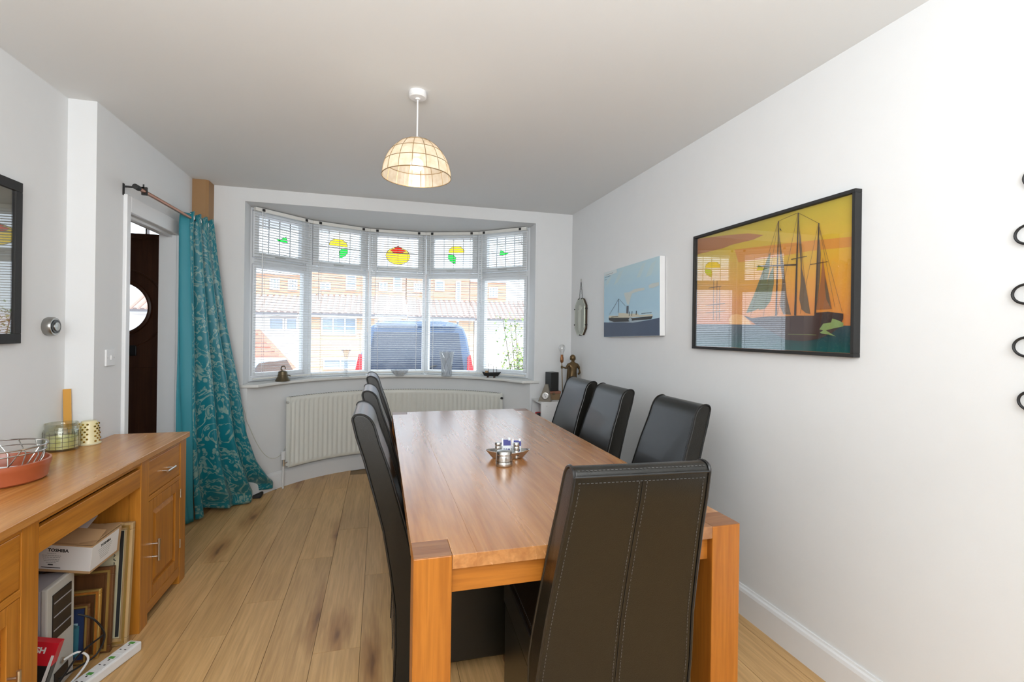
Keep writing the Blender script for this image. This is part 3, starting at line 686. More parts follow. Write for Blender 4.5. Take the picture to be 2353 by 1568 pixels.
ch = make_chair(); GRP = 'black leather dining chairs round the table'
ch.location = (.628, 1.190, 0); ch.rotation_euler = (0, 0, rad(-4)); ch.scale = (1, 1, .986); ch['label'] = 'black leather dining chair nearest the camera at the table end, seen from behind'; ch['group'] = GRP
for (x_, y_, rz_, lab) in (
    (.065, 2.075, -90, 'black leather dining chair on the left side of the table, nearest of three'),
    (.075, 2.80, -90, 'black leather dining chair on the left side of the table, middle of three'),
    (.075, 3.656, -90, 'black leather dining chair on the left side of the table, farthest of three'),
    (1.296, 2.048, 90, 'black leather dining chair on the right side of the table, nearest of three'),
    (1.245, 2.640, 90, 'black leather dining chair on the right side of the table, middle of three'),
    (1.228, 3.094, 90, 'black leather dining chair right of the table, farthest, beside the white shelf')):
    dup(ch, (x_, y_, 0), rad(rz_), lab)

# ---------------------------------------------------------------- pendant lamp
pn = thing('pendant_lamp', 'dome pendant lamp of square shell panes with a lit round bulb', 'lamp', (.152, 2.25, H))
obj('ceiling_rose', MB().lathe([(.0, 0), (.040, 0), (.041, -.022), (.036, -.028), (.012, -.030), (.010, -.036), (0, -.036)], 32), 'white', pn, smooth=True)
obj('flex', MB().cyl((0, 0, -.034), (0, 0, -.215), .0035, 8), 'white', pn, smooth=True)
obj('lamp_holder', MB().lathe([(0, -.205), (.010, -.207), (.017, -.212), (.018, -.235), (.015, -.29), (0, -.29)], 20), 'white', pn, smooth=True)
M['bulb'] = mat('lit_bulb', (1, .95, .85), .3, emis=(1, .90, .72), estr=7)
obj('bulb', MB().ball((0, 0, -.335), .030, 20), 'bulb', pn, smooth=True)
SR, SHh, ZT = .157, .172, -.220
def dome(u, ph):   # u 0 top .. 1 rim
    a = rad(12+74*u); k = SHh/(math.cos(rad(12))-math.cos(rad(86)))
    return (SR*math.sin(a)/math.sin(rad(86))*math.cos(ph), SR*math.sin(a)/math.sin(rad(86))*math.sin(ph), ZT-(math.cos(rad(12))-math.cos(a))*k)
M['shell'] = bpy.data.materials.new('capiz_shell'); M['shell'].use_nodes = True
def _shell():
    nt = M['shell'].node_tree; nt.nodes.clear(); N = lambda t: nt.nodes.new('ShaderNode'+t); L_ = nt.links.new
    o = N('OutputMaterial'); d = N('BsdfDiffuse'); t = N('BsdfTranslucent'); tr = N('BsdfTransparent'); g = N('BsdfGlossy'); m1 = N('MixShader'); m2 = N('MixShader'); m3 = N('MixShader')
    tc = N('TexCoord'); n = N('TexNoise'); n.inputs['Scale'].default_value = 28; r = N('ValToRGB'); r.color_ramp.elements[0].color = (.80, .68, .52, 1); r.color_ramp.elements[1].color = (.95, .88, .78, 1); r.color_ramp.elements[0].position = .3; r.color_ramp.elements[1].position = .7
    L_(tc.outputs['Object'], n.inputs['Vector']); L_(n.outputs['Fac'], r.inputs['Fac']); L_(r.outputs[0], d.inputs[0]); L_(r.outputs[0], t.inputs[0]); tr.inputs[0].default_value = (1, .95, .88, 1); g.inputs['Roughness'].default_value = .25
    m1.inputs[0].default_value = .5; L_(d.outputs[0], m1.inputs[1]); L_(t.outputs[0], m1.inputs[2]); m2.inputs[0].default_value = .30; L_(m1.outputs[0], m2.inputs[1]); L_(tr.outputs[0], m2.inputs[2]); m3.inputs[0].default_value = .06; L_(m2.outputs[0], m3.inputs[1]); L_(g.outputs[0], m3.inputs[2]); L_(m3.outputs[0], o.inputs[0])
_shell()
ns, nv = 16, 4
shade = obj('shade_frame', MB(), 'blackm', pn)
fm = MB()
for v in range(nv+1): fm.tube([dome(v/nv, 2*PI*k/48) for k in range(48)], .0016 if v < nv else .0022, 5, True)
for k in range(ns): fm.tube([dome(q/12, 2*PI*(k+.5)/ns) for q in range(13)], .0015, 5)
shade.data = mesh('shade_frame', fm, mat('brass_wire', (.42, .30, .16), .4, .8))
for v in range(nv):
    for k in range(ns):
        a0, a1 = 2*PI*(k+.5)/ns+.008, 2*PI*(k+1.5)/ns-.008
        mb = MB(); mb.grid(lambda a, b: dome((v+.03+.94*b)/nv, a0+(a1-a0)*a), 3, 2); obj('shell_pane', mb, 'shell', shade)
tl_ = bpy.data.lights.new('bulb_glow', 'POINT'); tl_.energy = 1.1; tl_.shadow_soft_size = .03; tl_.color = (1, .87, .68)
tlo = bpy.data.objects.new('bulb_glow', tl_); C.objects.link(tlo); tlo.location = (.152, 2.25, H-.375)

# ---------------------------------------------------------------- teal curtain, rod
M['curtain'] = bpy.data.materials.new('teal_damask'); M['curtain'].use_nodes = True
def _cur():
    nt = M['curtain'].node_tree; p = nt.nodes['Principled BSDF']; N = lambda t: nt.nodes.new('ShaderNode'+t); L_ = nt.links.new
    uv = N('UVMap'); uv.uv_map = 'uv'
    def motif(scale, seed, th0, th1, dist=1.6, wsc=1.0):
        mp = N('Mapping'); mp.inputs['Scale'].default_value = (scale, scale, scale); mp.inputs['Location'].default_value = (seed, seed*.7, 0); L_(uv.outputs[0], mp.inputs[0])
        n = N('TexNoise'); n.inputs['Scale'].default_value = 1; n.inputs['Detail'].default_value = 2; n.inputs['Distortion'].default_value = dist; L_(mp.outputs[0], n.inputs['Vector'])
        return n
    n1 = motif(5.2, 3.1, 0, 0, 2.6); n2 = motif(20, 8.3, 0, 0, 1.2)
    # scroll lines: narrow iso-bands of a distorted noise
    def band(n, c, w):
        s = N('Math'); s.operation = 'SUBTRACT'; s.inputs[1].default_value = c; L_(n.outputs['Fac'], s.inputs[0]); a = N('Math'); a.operation = 'ABSOLUTE'; L_(s.outputs[0], a.inputs[0])
        l = N('MapRange'); l.inputs['From Min'].default_value = w*1.25; l.inputs['From Max'].default_value = w*.75; L_(a.outputs[0], l.inputs['Value']); return l.outputs[0]
    b1 = band(n1, .46, .030); b2 = band(n1, .60, .075)
    vo = N('TexVoronoi'); vo.inputs['Scale'].default_value = 24; L_(uv.outputs[0], vo.inputs['Vector'])
    vr = N('MapRange'); vr.inputs['From Min'].default_value = .42; vr.inputs['From Max'].default_value = .34; L_(vo.outputs['Distance'], vr.inputs['Value'])
    m_ = N('Math'); m_.operation = 'MULTIPLY'; L_(b2, m_.inputs[0]); L_(vr.outputs[0], m_.inputs[1])
    mx = N('Math'); mx.operation = 'MAXIMUM'; L_(b1, mx.inputs[0]); L_(m_.outputs[0], mx.inputs[1])
    n3 = N('MapRange'); n3.inputs['From Min'].default_value = .25; n3.inputs['From Max'].default_value = .5; L_(n2.outputs['Fac'], n3.inputs['Value'])
    fc = N('Math'); fc.operation = 'MULTIPLY'; L_(mx.outputs[0], fc.inputs[0]); L_(n3.outputs[0], fc.inputs[1])
    c = N('Mix'); c.data_type = 'RGBA'; c.inputs['A'].default_value = S(0, 116, 130); c.inputs['B'].default_value = S(128, 160, 154); L_(fc.outputs[0], c.inputs['Factor'])
    L_(c.outputs['Result'], p.inputs['Base Color']); p.inputs['Roughness'].default_value = .42; p.inputs['Sheen Weight'].default_value = .08; p.inputs['Specular IOR Level'].default_value = .5
_cur()
M['lining'] = mat('teal_lining', S(52, 140, 155), .5)
def lerp(a, b, t): return a+(b-a)*t
def interp(keys, t):
    for (t0, *a), (t1, *b) in zip(keys[:-1], keys[1:]):
        if t <= t1: s = (t-t0)/(t1-t0); s = s*s*(3-2*s) if False else s; return [lerp(p, q, s) for p, q in zip(a, b)]
    return list(keys[-1][1:])
# rows keyed on v (0 top..1 floor): left x,y ; right x,y ; z
LK = [(0, -1.262, 3.72, 2.135), (.03, -1.262, 3.70, 2.075), (.25, -1.262, 3.69, 1.60), (.6, -1.25, 3.68, .88), (.85, -1.24, 3.72, .30), (1, -1.27, 3.80, .004)]
RK = [(0, -1.215, 3.985), (.03, -1.205, 3.99), (.12, -1.19, 4.02), (.38, -1.12, 4.06), (.58, -1.04, 4.07), (.74, -.985, 4.08), (.83, -.93, 4.13), (.90, -.88, 4.22), (.96, -.865, 4.36), (1, -.875, 4.37)]
def cur_pt(u, v):
    lx, ly, z = interp(LK, v); rx, ry = interp(RK, v)
    a = Vector((lx, ly)); b = Vector((rx, ry)); d = b-a; nrm = Vector((d.y, -d.x)).normalized()
    amp = .030+.030*v**1.2
    f = math.sin(2*PI*(u*3.4+.15*math.sin(v*2.2)))*amp*(1-.25*u)+math.sin(2*PI*u*7+1.3)*.007*(1-v)
    bulge = math.sin(PI*u)*(.055*v)+ .03*max(0, v-.85)/.15*math.sin(2*PI*u*2.2+1)
    p = a+d*u+nrm*(f+bulge)
    zz = z
    if v > .93: zz += (v-.93)/.07*(.022+.018*math.sin(u*9)+.05*max(0, u-.75))
    return Vector((p.x, p.y, zz+(.012*math.sin(u*21) if v < .02 else 0)))
ct = thing('curtain', 'teal curtain with silver scroll pattern hanging to the floor beside the doorway', 'curtain', (0, 0, 0))
def cur_mesh():
    nu, nv_ = 110, 90; me = bpy.data.meshes.new('drape'); vs = [cur_pt(i/nu, j/nv_) for j in range(nv_+1) for i in range(nu+1)]
    fs = [(j*(nu+1)+i, j*(nu+1)+i+1, (j+1)*(nu+1)+i+1, (j+1)*(nu+1)+i) for j in range(nv_) for i in range(nu)]
    me.from_pydata(vs, [], fs); uvl = me.uv_layers.new(name='uv')
    for p in me.polygons:
        p.use_smooth = True
        for li in p.loop_indices: vi = me.loops[li].vertex_index; uvl.data[li].uv = ((vi % (nu+1))/nu*1.15, (vi//(nu+1))/nv_*2.1)
    me.materials.append(M['curtain']); return me
obj('drape', cur_mesh(), None, ct, solid=.003)
ln = MB()
def lin_pt(a, v):
    p = cur_pt(0, v); q = Vector((-1.29, p.y-.055-.012*math.sin(v*3), p.z)); wv = .012*math.sin(a*6+v*4)
    r = p.lerp(q, a); return Vector((r.x+wv, r.y, max(.01, r.z-.01)))
ln.grid(lin_pt, 14, 50); obj('lining_edge', ln, 'lining', ct, smooth=True, solid=.002)
for k, (px_, py_, pz_) in enumerate(((-1.258, 3.715, 2.10), (-1.243, 3.80, 2.095), (-1.228, 3.90, 2.09))):
    obj('eyelet', MB().tube([(px_+.026*math.cos(a)*math.cos(.5), py_+.02*math.cos(a)*.6, pz_+.026*math.sin(a)) for a in [2*PI*i/24 for i in range(24)]], .0055, 8, True), 'chrome', ct, smooth=True)
rod = thing('curtain_rod', 'copper curtain rod on black brackets over the doorway', 'curtain rod')
obj('pole', MB().cyl((-1.25, 2.965, 2.088), (-1.25, 3.70, 2.095), .0105, 16), 'copper', rod, smooth=True)
obj('pole', MB().cyl((-1.25, 3.66, 2.095), (-1.25, 3.97, 2.098), .0085, 16), 'blackm', rod, smooth=True, label='black inner length of the rod')
obj('finial', MB().cyl((-1.25, 2.950, 2.088), (-1.25, 2.990, 2.088), .014, 16), 'blackm', rod, smooth=True)
for yy in (3.055, 3.94):
    br = MB().box(-L, -L+.004, yy-.008, yy+.008, 2.062, 2.125).box(-L, -1.25, yy-.006, yy+.006, 2.105, 2.113).box(-1.263, -1.237, yy-.006, yy+.006, 2.070, 2.113)
    br.cyl((-1.255, yy, 2.10), (-1.255, yy, 2.128), .004, 8)
    obj('bracket', br, 'blackm', rod)
tag(bx('black_pouch', (-1.02, -.90, 4.20, 4.30, 0, .028), 'blackm', None, .008), 'flat black object lying under the curtain hem', 'pouch')
TP = {'horizon': [(0.258, 0.119), (0.914, 0.102)], 'cloud': [(0.0, 0.6), (0.204, 0.58), (0.376, 0.557), (0.472, 0.53), (0.409, 0.52), (0.27, 0.521), (0.204, 0.514), (0.0, 0.514)], 'cloud2': [(0.288, 0.493), (0.518, 0.475), (0.721, 0.458), (0.912, 0.439), (0.913, 0.401), (0.721, 0.416), (0.518, 0.417), (0.315, 0.425)], 'hull': [(0.359, 0.16), (0.41, 0.146), (0.52, 0.151), (0.592, 0.149), (0.66, 0.15), (0.747, 0.147), (0.753, 0.159), (0.809, 0.161), (0.873, 0.151), (0.873, 0.131), (0.856, 0.097), (0.829, 0.078), (0.772, 0.053), (0.699, 0.042), (0.606, 0.046), (0.52, 0.087), (0.443, 0.112), (0.394, 0.138)], 'boat': [(0.772, 0.091), (0.789, 0.114), (0.823, 0.118), (0.828, 0.133), (0.847, 0.128), (0.874, 0.116), (0.874, 0.102), (0.839, 0.096), (0.795, 0.086)], 'm1': [(0.559, 0.575), (0.563, 0.573), (0.558, 0.153), (0.549, 0.153)], 'm2': [(0.662, 0.588), (0.667, 0.587), (0.66, 0.15), (0.649, 0.151)], 'm3': [(0.76, 0.522), (0.765, 0.521), (0.755, 0.152), (0.747, 0.152)], 'y1': [(0.437, 0.392), (0.658, 0.37), (0.658, 0.364), (0.437, 0.387)], 'y2': [(0.631, 0.395), (0.709, 0.397), (0.709, 0.394), (0.631, 0.392)], 'y3': [(0.725, 0.36), (0.804, 0.361), (0.804, 0.359), (0.725, 0.357)], 's1': [(0.516, 0.445), (0.473, 0.365), (0.422, 0.258), (0.373, 0.172), (0.41, 0.177), (0.451, 0.189), (0.482, 0.247), (0.511, 0.361)], 's2': [(0.534, 0.38), (0.511, 0.338), (0.474, 0.247), (0.451, 0.183), (0.489, 0.188), (0.52, 0.22), (0.538, 0.299)], 's3': [(0.564, 0.517), (0.577, 0.441), (0.591, 0.372), (0.609, 0.236), (0.632, 0.155), (0.592, 0.159), (0.574, 0.194), (0.584, 0.306), (0.569, 0.42)], 's4': [(0.669, 0.516), (0.681, 0.445), (0.684, 0.348), (0.707, 0.26), (0.728, 0.155), (0.707, 0.159), (0.685, 0.176), (0.674, 0.22), (0.679, 0.289), (0.678, 0.37), (0.67, 0.447)], 's5': [(0.764, 0.465), (0.772, 0.396), (0.77, 0.305), (0.76, 0.203), (0.753, 0.167), (0.751, 0.255), (0.756, 0.39)], 's6': [(0.781, 0.38), (0.792, 0.312), (0.811, 0.229), (0.824, 0.171), (0.753, 0.171), (0.76, 0.203), (0.773, 0.284)], 's7': [(0.791, 0.303), (0.805, 0.25), (0.82, 0.173), (0.8, 0.21), (0.792, 0.262)], 'f1': [(0.568, 0.545), (0.58, 0.527), (0.569, 0.533)], 'far1': [(0.136, 0.36), (0.139, 0.36), (0.14, 0.139), (0.136, 0.139)], 'far2': [(0.162, 0.351), (0.165, 0.35), (0.166, 0.139), (0.162, 0.139)], 'far3': [(0.183, 0.319), (0.186, 0.317), (0.186, 0.137), (0.182, 0.137)], 'fy1': [(0.098, 0.318), (0.196, 0.319), (0.196, 0.316), (0.098, 0.315)], 'fy2': [(0.077, 0.225), (0.224, 0.228), (0.224, 0.224), (0.077, 0.222)], 'fy3': [(0.077, 0.184), (0.228, 0.189), (0.228, 0.186), (0.077, 0.181)], 'sun': [(0.258, 0.119), (0.253, 0.143), (0.271, 0.164), (0.307, 0.17), (0.351, 0.16), (0.393, 0.132), (0.402, 0.115)], 'spl': [(0.775, 0.078), (0.795, 0.091), (0.812, 0.081), (0.845, 0.063), (0.812, 0.071), (0.784, 0.074)]}
CP = {'sea': [(-0.0, 0.113), (0.109, 0.108), (0.304, 0.103), (0.44, 0.094), (0.682, 0.106), (0.767, 0.113), (0.769, 0.0), (-0.0, 0.0)], 'hull': [(0.082, 0.146), (0.375, 0.132), (0.442, 0.126), (0.691, 0.127), (0.675, 0.107), (0.474, 0.11), (0.374, 0.104), (0.167, 0.11), (0.086, 0.126)], 'cabin': [(0.088, 0.161), (0.236, 0.153), (0.237, 0.172), (0.318, 0.167), (0.395, 0.158), (0.508, 0.153), (0.523, 0.141), (0.685, 0.139), (0.691, 0.127), (0.375, 0.132), (0.082, 0.146)], 'funnel': [(0.355, 0.216), (0.384, 0.214), (0.381, 0.16), (0.351, 0.163)], 'v1': [(0.392, 0.173), (0.4, 0.173), (0.396, 0.143), (0.388, 0.143)], 'v2': [(0.428, 0.173), (0.436, 0.172), (0.432, 0.141), (0.424, 0.141)], 'v3': [(0.486, 0.173), (0.495, 0.172), (0.492, 0.145), (0.482, 0.146)], 'mast': [(0.238, 0.277), (0.243, 0.276), (0.236, 0.175), (0.23, 0.175)], 'rig': [(0.243, 0.275), (0.246, 0.275), (0.339, 0.218), (0.337, 0.217)], 'rig2': [(0.238, 0.276), (0.241, 0.274), (0.099, 0.17), (0.096, 0.171)], 'smoke': [(0.362, 0.225), (0.319, 0.3), (0.319, 0.311), (0.389, 0.31), (0.457, 0.322), (0.521, 0.323), (0.593, 0.319), (0.588, 0.303), (0.503, 0.303), (0.43, 0.296), (0.412, 0.273), (0.387, 0.222)], 'smoke2': [(0.641, 0.329), (0.678, 0.336), (0.762, 0.335), (0.76, 0.314), (0.697, 0.307), (0.648, 0.31)], 'c1': [(0.486, 0.398), (0.564, 0.483), (0.609, 0.485), (0.534, 0.396)], 'c2': [(0.602, 0.386), (0.674, 0.466), (0.731, 0.477), (0.669, 0.392)], 'c3': [(0.159, 0.385), (0.241, 0.468), (0.306, 0.48), (0.226, 0.399)], 'c4': [(0.03, 0.406), (0.053, 0.441), (0.136, 0.466), (0.071, 0.405)], 'foam': [(0.084, 0.11), (0.111, 0.129), (0.215, 0.11), (0.349, 0.106), (0.393, 0.139), (0.426, 0.137), (0.449, 0.111), (0.551, 0.107), (0.64, 0.109), (0.683, 0.11), (0.551, 0.101), (0.44, 0.094), (0.304, 0.102)], 'tag': [(0.005, 0.504), (0.21, 0.498), (0.214, 0.472), (0.126, 0.467), (0.014, 0.47)], 'wheel': [(0.383, 0.115), (0.41, 0.139), (0.433, 0.112), (0.415, 0.098)]}
exec('')
M['dsteel'] = mat('dark_steel', (.34, .33, .31), .32, 1); M['towerside'] = mat('computer_case_side', (.42, .42, .46), .45); M['towerfront'] = mat('computer_case_front', (.60, .61, .58), .45)
M['card'] = mat('brown_cardboard', (.48, .30, .15), .85, var=.08, bscale=20); M['label'] = mat('white_label', (.80, .79, .78), .55); M['ink'] = mat('black_ink', (.02, .02, .02), .7); M['inkg'] = mat('grey_ink', (.30, .30, .30), .7)
M['gold'] = mat('gold_paint', (.62, .42, .13), .35, .7); M['cream'] = mat('cream_mount', (.80, .74, .52), .8); M['green_cloth'] = mat('dark_cloth', (.02, .03, .03), .8)
# ---------------------------------------------------------------- desk / sideboard
DX, DBK = -1.005, -1.345
dk = thing('desk', 'orange oak double pedestal desk along the left wall', 'desk')
tp = MB().prism([(DX+.012, 1.25), (DX+.012, 2.983), (DBK, 2.983), (DBK, 2.797), (-1.462, 2.797), (-1.462, 1.25)], .757, .785)
obj('desk_top', tp, 'desktop', dk, bevel=.003)
def pedestal(y0, y1, hinge_far, gd):
    bx('side_panel', (DBK+.0505, DX-.0455, y0+.0005, y0+.02, .05, .757), 'deskz', dk); bx('side_panel', (DBK+.0505, DX-.0455, y1-.02, y1-.0005, .05, .757), 'deskz', dk)
    bx('back_panel', (DBK+.02, DBK+.03, y0+.06, y1-.06, .05, .757), 'deskz', dk)
    for a in (y0, y1-.075): bx('post', (DX-.045, DX, a, a+.075, 0, .757), 'deskz', dk, .002)
    for a in (y0, y1-.06): bx('rear_foot', (DBK, DBK+.05, a, a+.06, 0, .757), 'deskz', dk)
    a, b = y0+.075, y1-.075
    bx('rail', (DX-.03, DX-.001, a, b, .742, .757), 'desky', dk); bx('rail', (DX-.03, DX-.001, a, b, .555, .576), 'desky', dk, .001); bx('rail', (DX-.03, DX-.001, a, b, .045, .093), 'desky', dk, .001)
    d = bx('drawer', (DX-.03, DX-.003, a+.002, b-.002, .579, .739), 'desky', dk, .003)
    m_ = (a+b)/2
    obj('handle', MB().cyl((DX+.024, m_-.045, .655), (DX+.024, m_+.045, .655), .0055, 10).cyl((DX-.004, m_-.03, .655), (DX+.024, m_-.03, .655), .004, 8).cyl((DX-.004, m_+.03, .655), (DX+.024, m_+.03, .655), .004, 8), 'steel', d, smooth=True)
    fw_ = .052; za, zb = .096, .552
    f = MB().box(DX-.026, DX-.002, a+.002, a+fw_, za, zb).box(DX-.026, DX-.002, b-fw_, b-.002, za, zb).box(DX-.026, DX-.002, a+fw_, b-fw_, za, za+fw_).box(DX-.026, DX-.002, a+fw_, b-fw_, zb-fw_, zb)
    dr = obj('door', f, 'deskz', dk, bevel=.0015)
    pn_ = MB(); y_0, y_1, z0, z1 = a+fw_, b-fw_, za+fw_, zb-fw_; q = .028
    pn_._add([(DX-.014, y_0, z0), (DX-.014, y_1, z0), (DX-.014, y_1, z1), (DX-.014, y_0, z1), (DX-.003, y_0+q, z0+q), (DX-.003, y_1-q, z0+q), (DX-.003, y_1-q, z1-q), (DX-.003, y_0+q, z1-q)], [(0, 1, 5, 4), (1, 2, 6, 5), (2, 3, 7, 6), (3, 0, 4, 7), (4, 5, 6, 7), (3, 2, 1, 0)])
    obj('raised_panel', pn_, 'deskz', dr)
    hy = a+fw_*.9 if hinge_far else b-fw_*.9
    obj('handle', MB().cyl((DX+.024, hy, .265), (DX+.024, hy, .365), .0055, 10).cyl((DX-.003, hy, .285), (DX+.024, hy, .285), .004, 8).cyl((DX-.003, hy, .345), (DX+.024, hy, .345), .004, 8), 'steel', dr, smooth=True)
    for z in (.19, .455): obj('hinge', MB().cyl((DX+.001, (b+.002) if hinge_far else (a-.002), z), (DX+.001, (b+.002) if hinge_far else (a-.002), z+.045), .0035, 8), 'steel', dr, smooth=True)
pedestal(2.462, 2.968, True, 0); pedestal(1.30, 1.808, False, 0)
bx('rail', (DX-.03, DX-.001, 1.808, 2.462, .742, .757), 'desky', dk); bx('back_panel', (DBK, DBK+.008, 1.808, 2.462, .35, .757), 'desky', dk)
kt = bx('keyboard_tray', (DX-.022, DX-.002, 1.811, 2.459, .646, .727), 'desky', dk, .002); bx('tray_base', (DBK+.02, DX-.022, 1.815, 2.455, .655, .667), 'desky', kt)
tag(bx('keyboard', (-1.20, -1.045, 1.88, 2.32, .668, .690), 'black', None, .005), 'black keyboard lying in the pull-out tray of the desk', 'keyboard')
tag(obj('cable_coil', MB().tube([(-1.09+.04*math.cos(a), 2.36+.05*math.sin(a), .674+.004*a/6) for a in [i*.35 for i in range(40)]], .004, 6), 'black', smooth=True), 'black cable coiled at the far end of the desk tray', 'cable')

# ---------------------------------------------------------------- things in the kneehole
ct_ = thing('computer_tower', 'grey desktop computer case standing in the desk kneehole', 'computer', (0, 0, 0))
bx('case', (-1.335, -1.155, 2.09, 2.245, .001, .40), 'towerside', ct_, .004)
fp = bx('front_panel', (-1.155, -1.135, 2.087, 2.248, .001, .405), 'towerfront', ct_, .005)
bx('drive_bay', (-1.136, -1.132, 2.115, 2.225, .20, .37), 'black', fp, .002)
for z in (.235, .285, .335): bx('drive_slot', (-1.133, -1.1305, 2.12, 2.22, z, z+.004), 'towerside', fp)
obj('power_button', MB().cyl((-1.134, 2.17, .10), (-1.129, 2.17, .10), .010, 14), 'steel', fp); bx('port_panel', (-1.136, -1.133, 2.13, 2.21, .03, .075), 'black', fp)
def leaning_frame(name, label, xr, xl, y, h, thick, border, mf, mp, lean, inner=None):
    t = thing(name, label, 'picture frame', (0, y, .001)); t.rotation_euler = (-lean, 0, 0)
    w_ = xr-xl; f = MB(); b = border
    f.box(xl, xr, -thick, 0, 0, b).box(xl, xr, -thick, 0, h-b, h).box(xl, xl+b, -thick, 0, b, h-b).box(xr-b, xr, -thick, 0, b, h-b)
    obj('frame', f, mf, t, bevel=.003)
    f = MB(); c = b*.35; f.box(xl+c, xr-c, -thick-.006, -thick, c, c*1.8).box(xl+c, xr-c, -thick-.006, -thick, h-c*1.8, h-c).box(xl+c, xl+c*1.8, -thick-.006, -thick, c*1.8, h-c*1.8).box(xr-c*1.8, xr-c, -thick-.006, -thick, c*1.8, h-c*1.8)
    obj('frame_bead', f, 'gold' if mf != 'gold' else 'oakz', t)
    bx('picture', (xl+b, xr-b, -thick*.6, -thick*.4, b, h-b), mp, t)
    return t
M['scroll'] = mat('antique_print', (.66, .60, .40), .8, var=.1, bscale=60); M['tan'] = wood('tan_frame', (.62, .44, .22), (.40, .24, .10), 'z', .35, 1); M['brownf'] = wood('brown_frame', (.20, .085, .03), (.10, .04, .015), 'z', .3, 1)
M['mapblue'] = mat('blue_print', (.03, .05, .13), .4)
a_ = leaning_frame('picture_frame', 'tall cream and brown framed lettered print, rearmost in the desk kneehole', -1.018, -1.30, 2.405, .505, .022, .030, 'tan', 'scroll', rad(5))
bx('mount', (-1.066, -1.053, -.0145, -.0135, .035, .47), 'blackm', a_); 
g = MB(); rnd = random.Random(4)
for k in range(24): z = .06+k*.016; x_ = -1.082; g.tube([(x_+rnd.uniform(-.006, .004), -.0150, z), (x_+rnd.uniform(-.006, .006), -.0150, z+.007), (x_+rnd.uniform(-.006, .006), -.0150, z+.011)], .0016, 4)
q_ = obj('lettering', g, 'ink', a_); q_['kind'] = 'stuff'
leaning_frame('picture_frame', 'plain dark brown frame in front of the tall lettered print', -1.062, -1.31, 2.365, .345, .018, .030, 'brownf', 'brownf', rad(4))
leaning_frame('picture_frame', 'gilt and red-brown frame between the dark frame and the blue picture', -1.088, -1.31, 2.330, .275, .016, .020, 'gold', 'brownf', rad(3))
b_ = leaning_frame('picture_frame', 'small reddish framed picture with blue and teal shapes, frontmost in the kneehole', -1.110, -1.32, 2.302, .235, .014, .018, 'brownf', 'mapblue', rad(3))
M['teal'] = mat('teal_print', (.05, .20, .26), .5); M['paleb'] = mat('pale_blue_print', (.35, .55, .62), .5); M['sand'] = mat('sand_print', (.62, .52, .32), .5)
for m_, pl_ in (('teal', [(-1.27, .03), (-1.145, .03), (-1.145, .15), (-1.20, .17)]), ('paleb', [(-1.21, .14), (-1.15, .14), (-1.15, .16), (-1.21, .165)]), ('sand', [(-1.20, .05), (-1.165, .05), (-1.16, .10), (-1.195, .12)]), ('paleb', [(-1.185, .025), (-1.16, .025), (-1.165, .045)])):
    obj('print_patch', MB().prism(pl_, -.0092, -.0086, 'y'), m_, b_)
# printer-supplies box resting tilted on the tower and frames
bxm = Matrix.Translation((-1.172, 2.297, .474)) @ Matrix.Rotation(rad(7), 4, 'Y') @ Matrix.Rotation(rad(5), 4, 'X') @ Matrix.Rotation(rad(-6), 4, 'Z')
cb_ = thing('cardboard_box', 'brown cardboard box with white printed side labels, tilted on top of the computer', 'box'); cb_.matrix_world = bxm
hx, hy_, hz = .125, .088, .055
bx('carton', (-hx, hx, -hy_, hy_, -hz, hz), 'card', cb_, .003)
lb = bx('side_label', (-hx+.006, hx, -hy_-.0008, -hy_, -hz+.012, hz-.004), 'label', cb_)
lb2 = bx('end_label', (hx, hx+.0008, -hy_, hy_-.02, -hz+.012, hz-.004), 'label', cb_)
Tf = lambda x_, z: Matrix.Translation((x_, -hy_-.001, z)) @ Matrix.Rotation(rad(90), 4, 'X')
Te = lambda y_, z: Matrix.Translation((hx+.001, y_, z)) @ Matrix.Rotation(rad(90), 4, 'Z') @ Matrix.Rotation(rad(90), 4, 'X')
text_mesh('lettering', 'TOSHIBA', .017, Tf(.012, .032), 'ink', lb, .0006)
text_mesh('lettering', 'TOSHIBA', .014, Te(-.01, .032), 'ink', lb2, .0006)
g = MB(); g2 = MB(); rnd = random.Random(2)
for k, (z, wd) in enumerate(((.020, .03), (.011, .062), (.004, .056), (-.004, .050), (-.010, .044), (-.016, .03))):
    x_ = -.01-wd/2
    while x_ < -.01+wd/2: q = rnd.uniform(.003, .009); g.box(x_, x_+q, -hy_-.0012, -hy_-.0008, z-.0009, z+.0009); x_ += q+.0018
for k in range(5): g.box(-.105, -.105+.05*rnd.uniform(.6, 1), -hy_-.0012, -hy_-.0008, -.022-k*.0035, -.0208-k*.0035)
g2.box(-.018, -.001, -hy_-.0012, -hy_-.0008, -.027, -.022).box(-.04, .025, -hy_-.0012, -hy_-.0008, -.037, -.0345)
q_ = obj('small_print', g, 'inkg', lb); q_['kind'] = 'stuff'
q_ = obj('print_bars', g2, 'ink', lb); q_['kind'] = 'stuff'
g3 = MB()
for k in range(6): g3.box(hx+.0008, hx+.0012, -.05+.006*k*.5, .03-.004*k, .018-k*.008, .0195-k*.008)
q_ = obj('small_print', g3, 'inkg', lb2); q_['kind'] = 'stuff'
fl1 = obj('flap', MB().box(-hx, hx, 0, .07, 0, .003, Matrix.Translation((0, -hy_+.01, hz)) @ Matrix.Rotation(rad(25), 4, 'X')), 'card', cb_)
obj('flap', MB().box(0, .05, -hy_, hy_, 0, .003, Matrix.Translation((hx-.05, 0, hz+.002)) @ Matrix.Rotation(rad(-8), 4, 'Y')), 'card', cb_)
tag(obj('paper_sheet', MB().box(-.08, .05, -.01, .07, .0, .0015, bxm @ Matrix.Translation((0, -.01, hz+.022)) @ Matrix.Rotation(rad(24), 4, 'X')), mat('sheet_grey', (.62, .58, .55), .7)), 'pale sheet lying on the tilted cardboard box', 'paper')
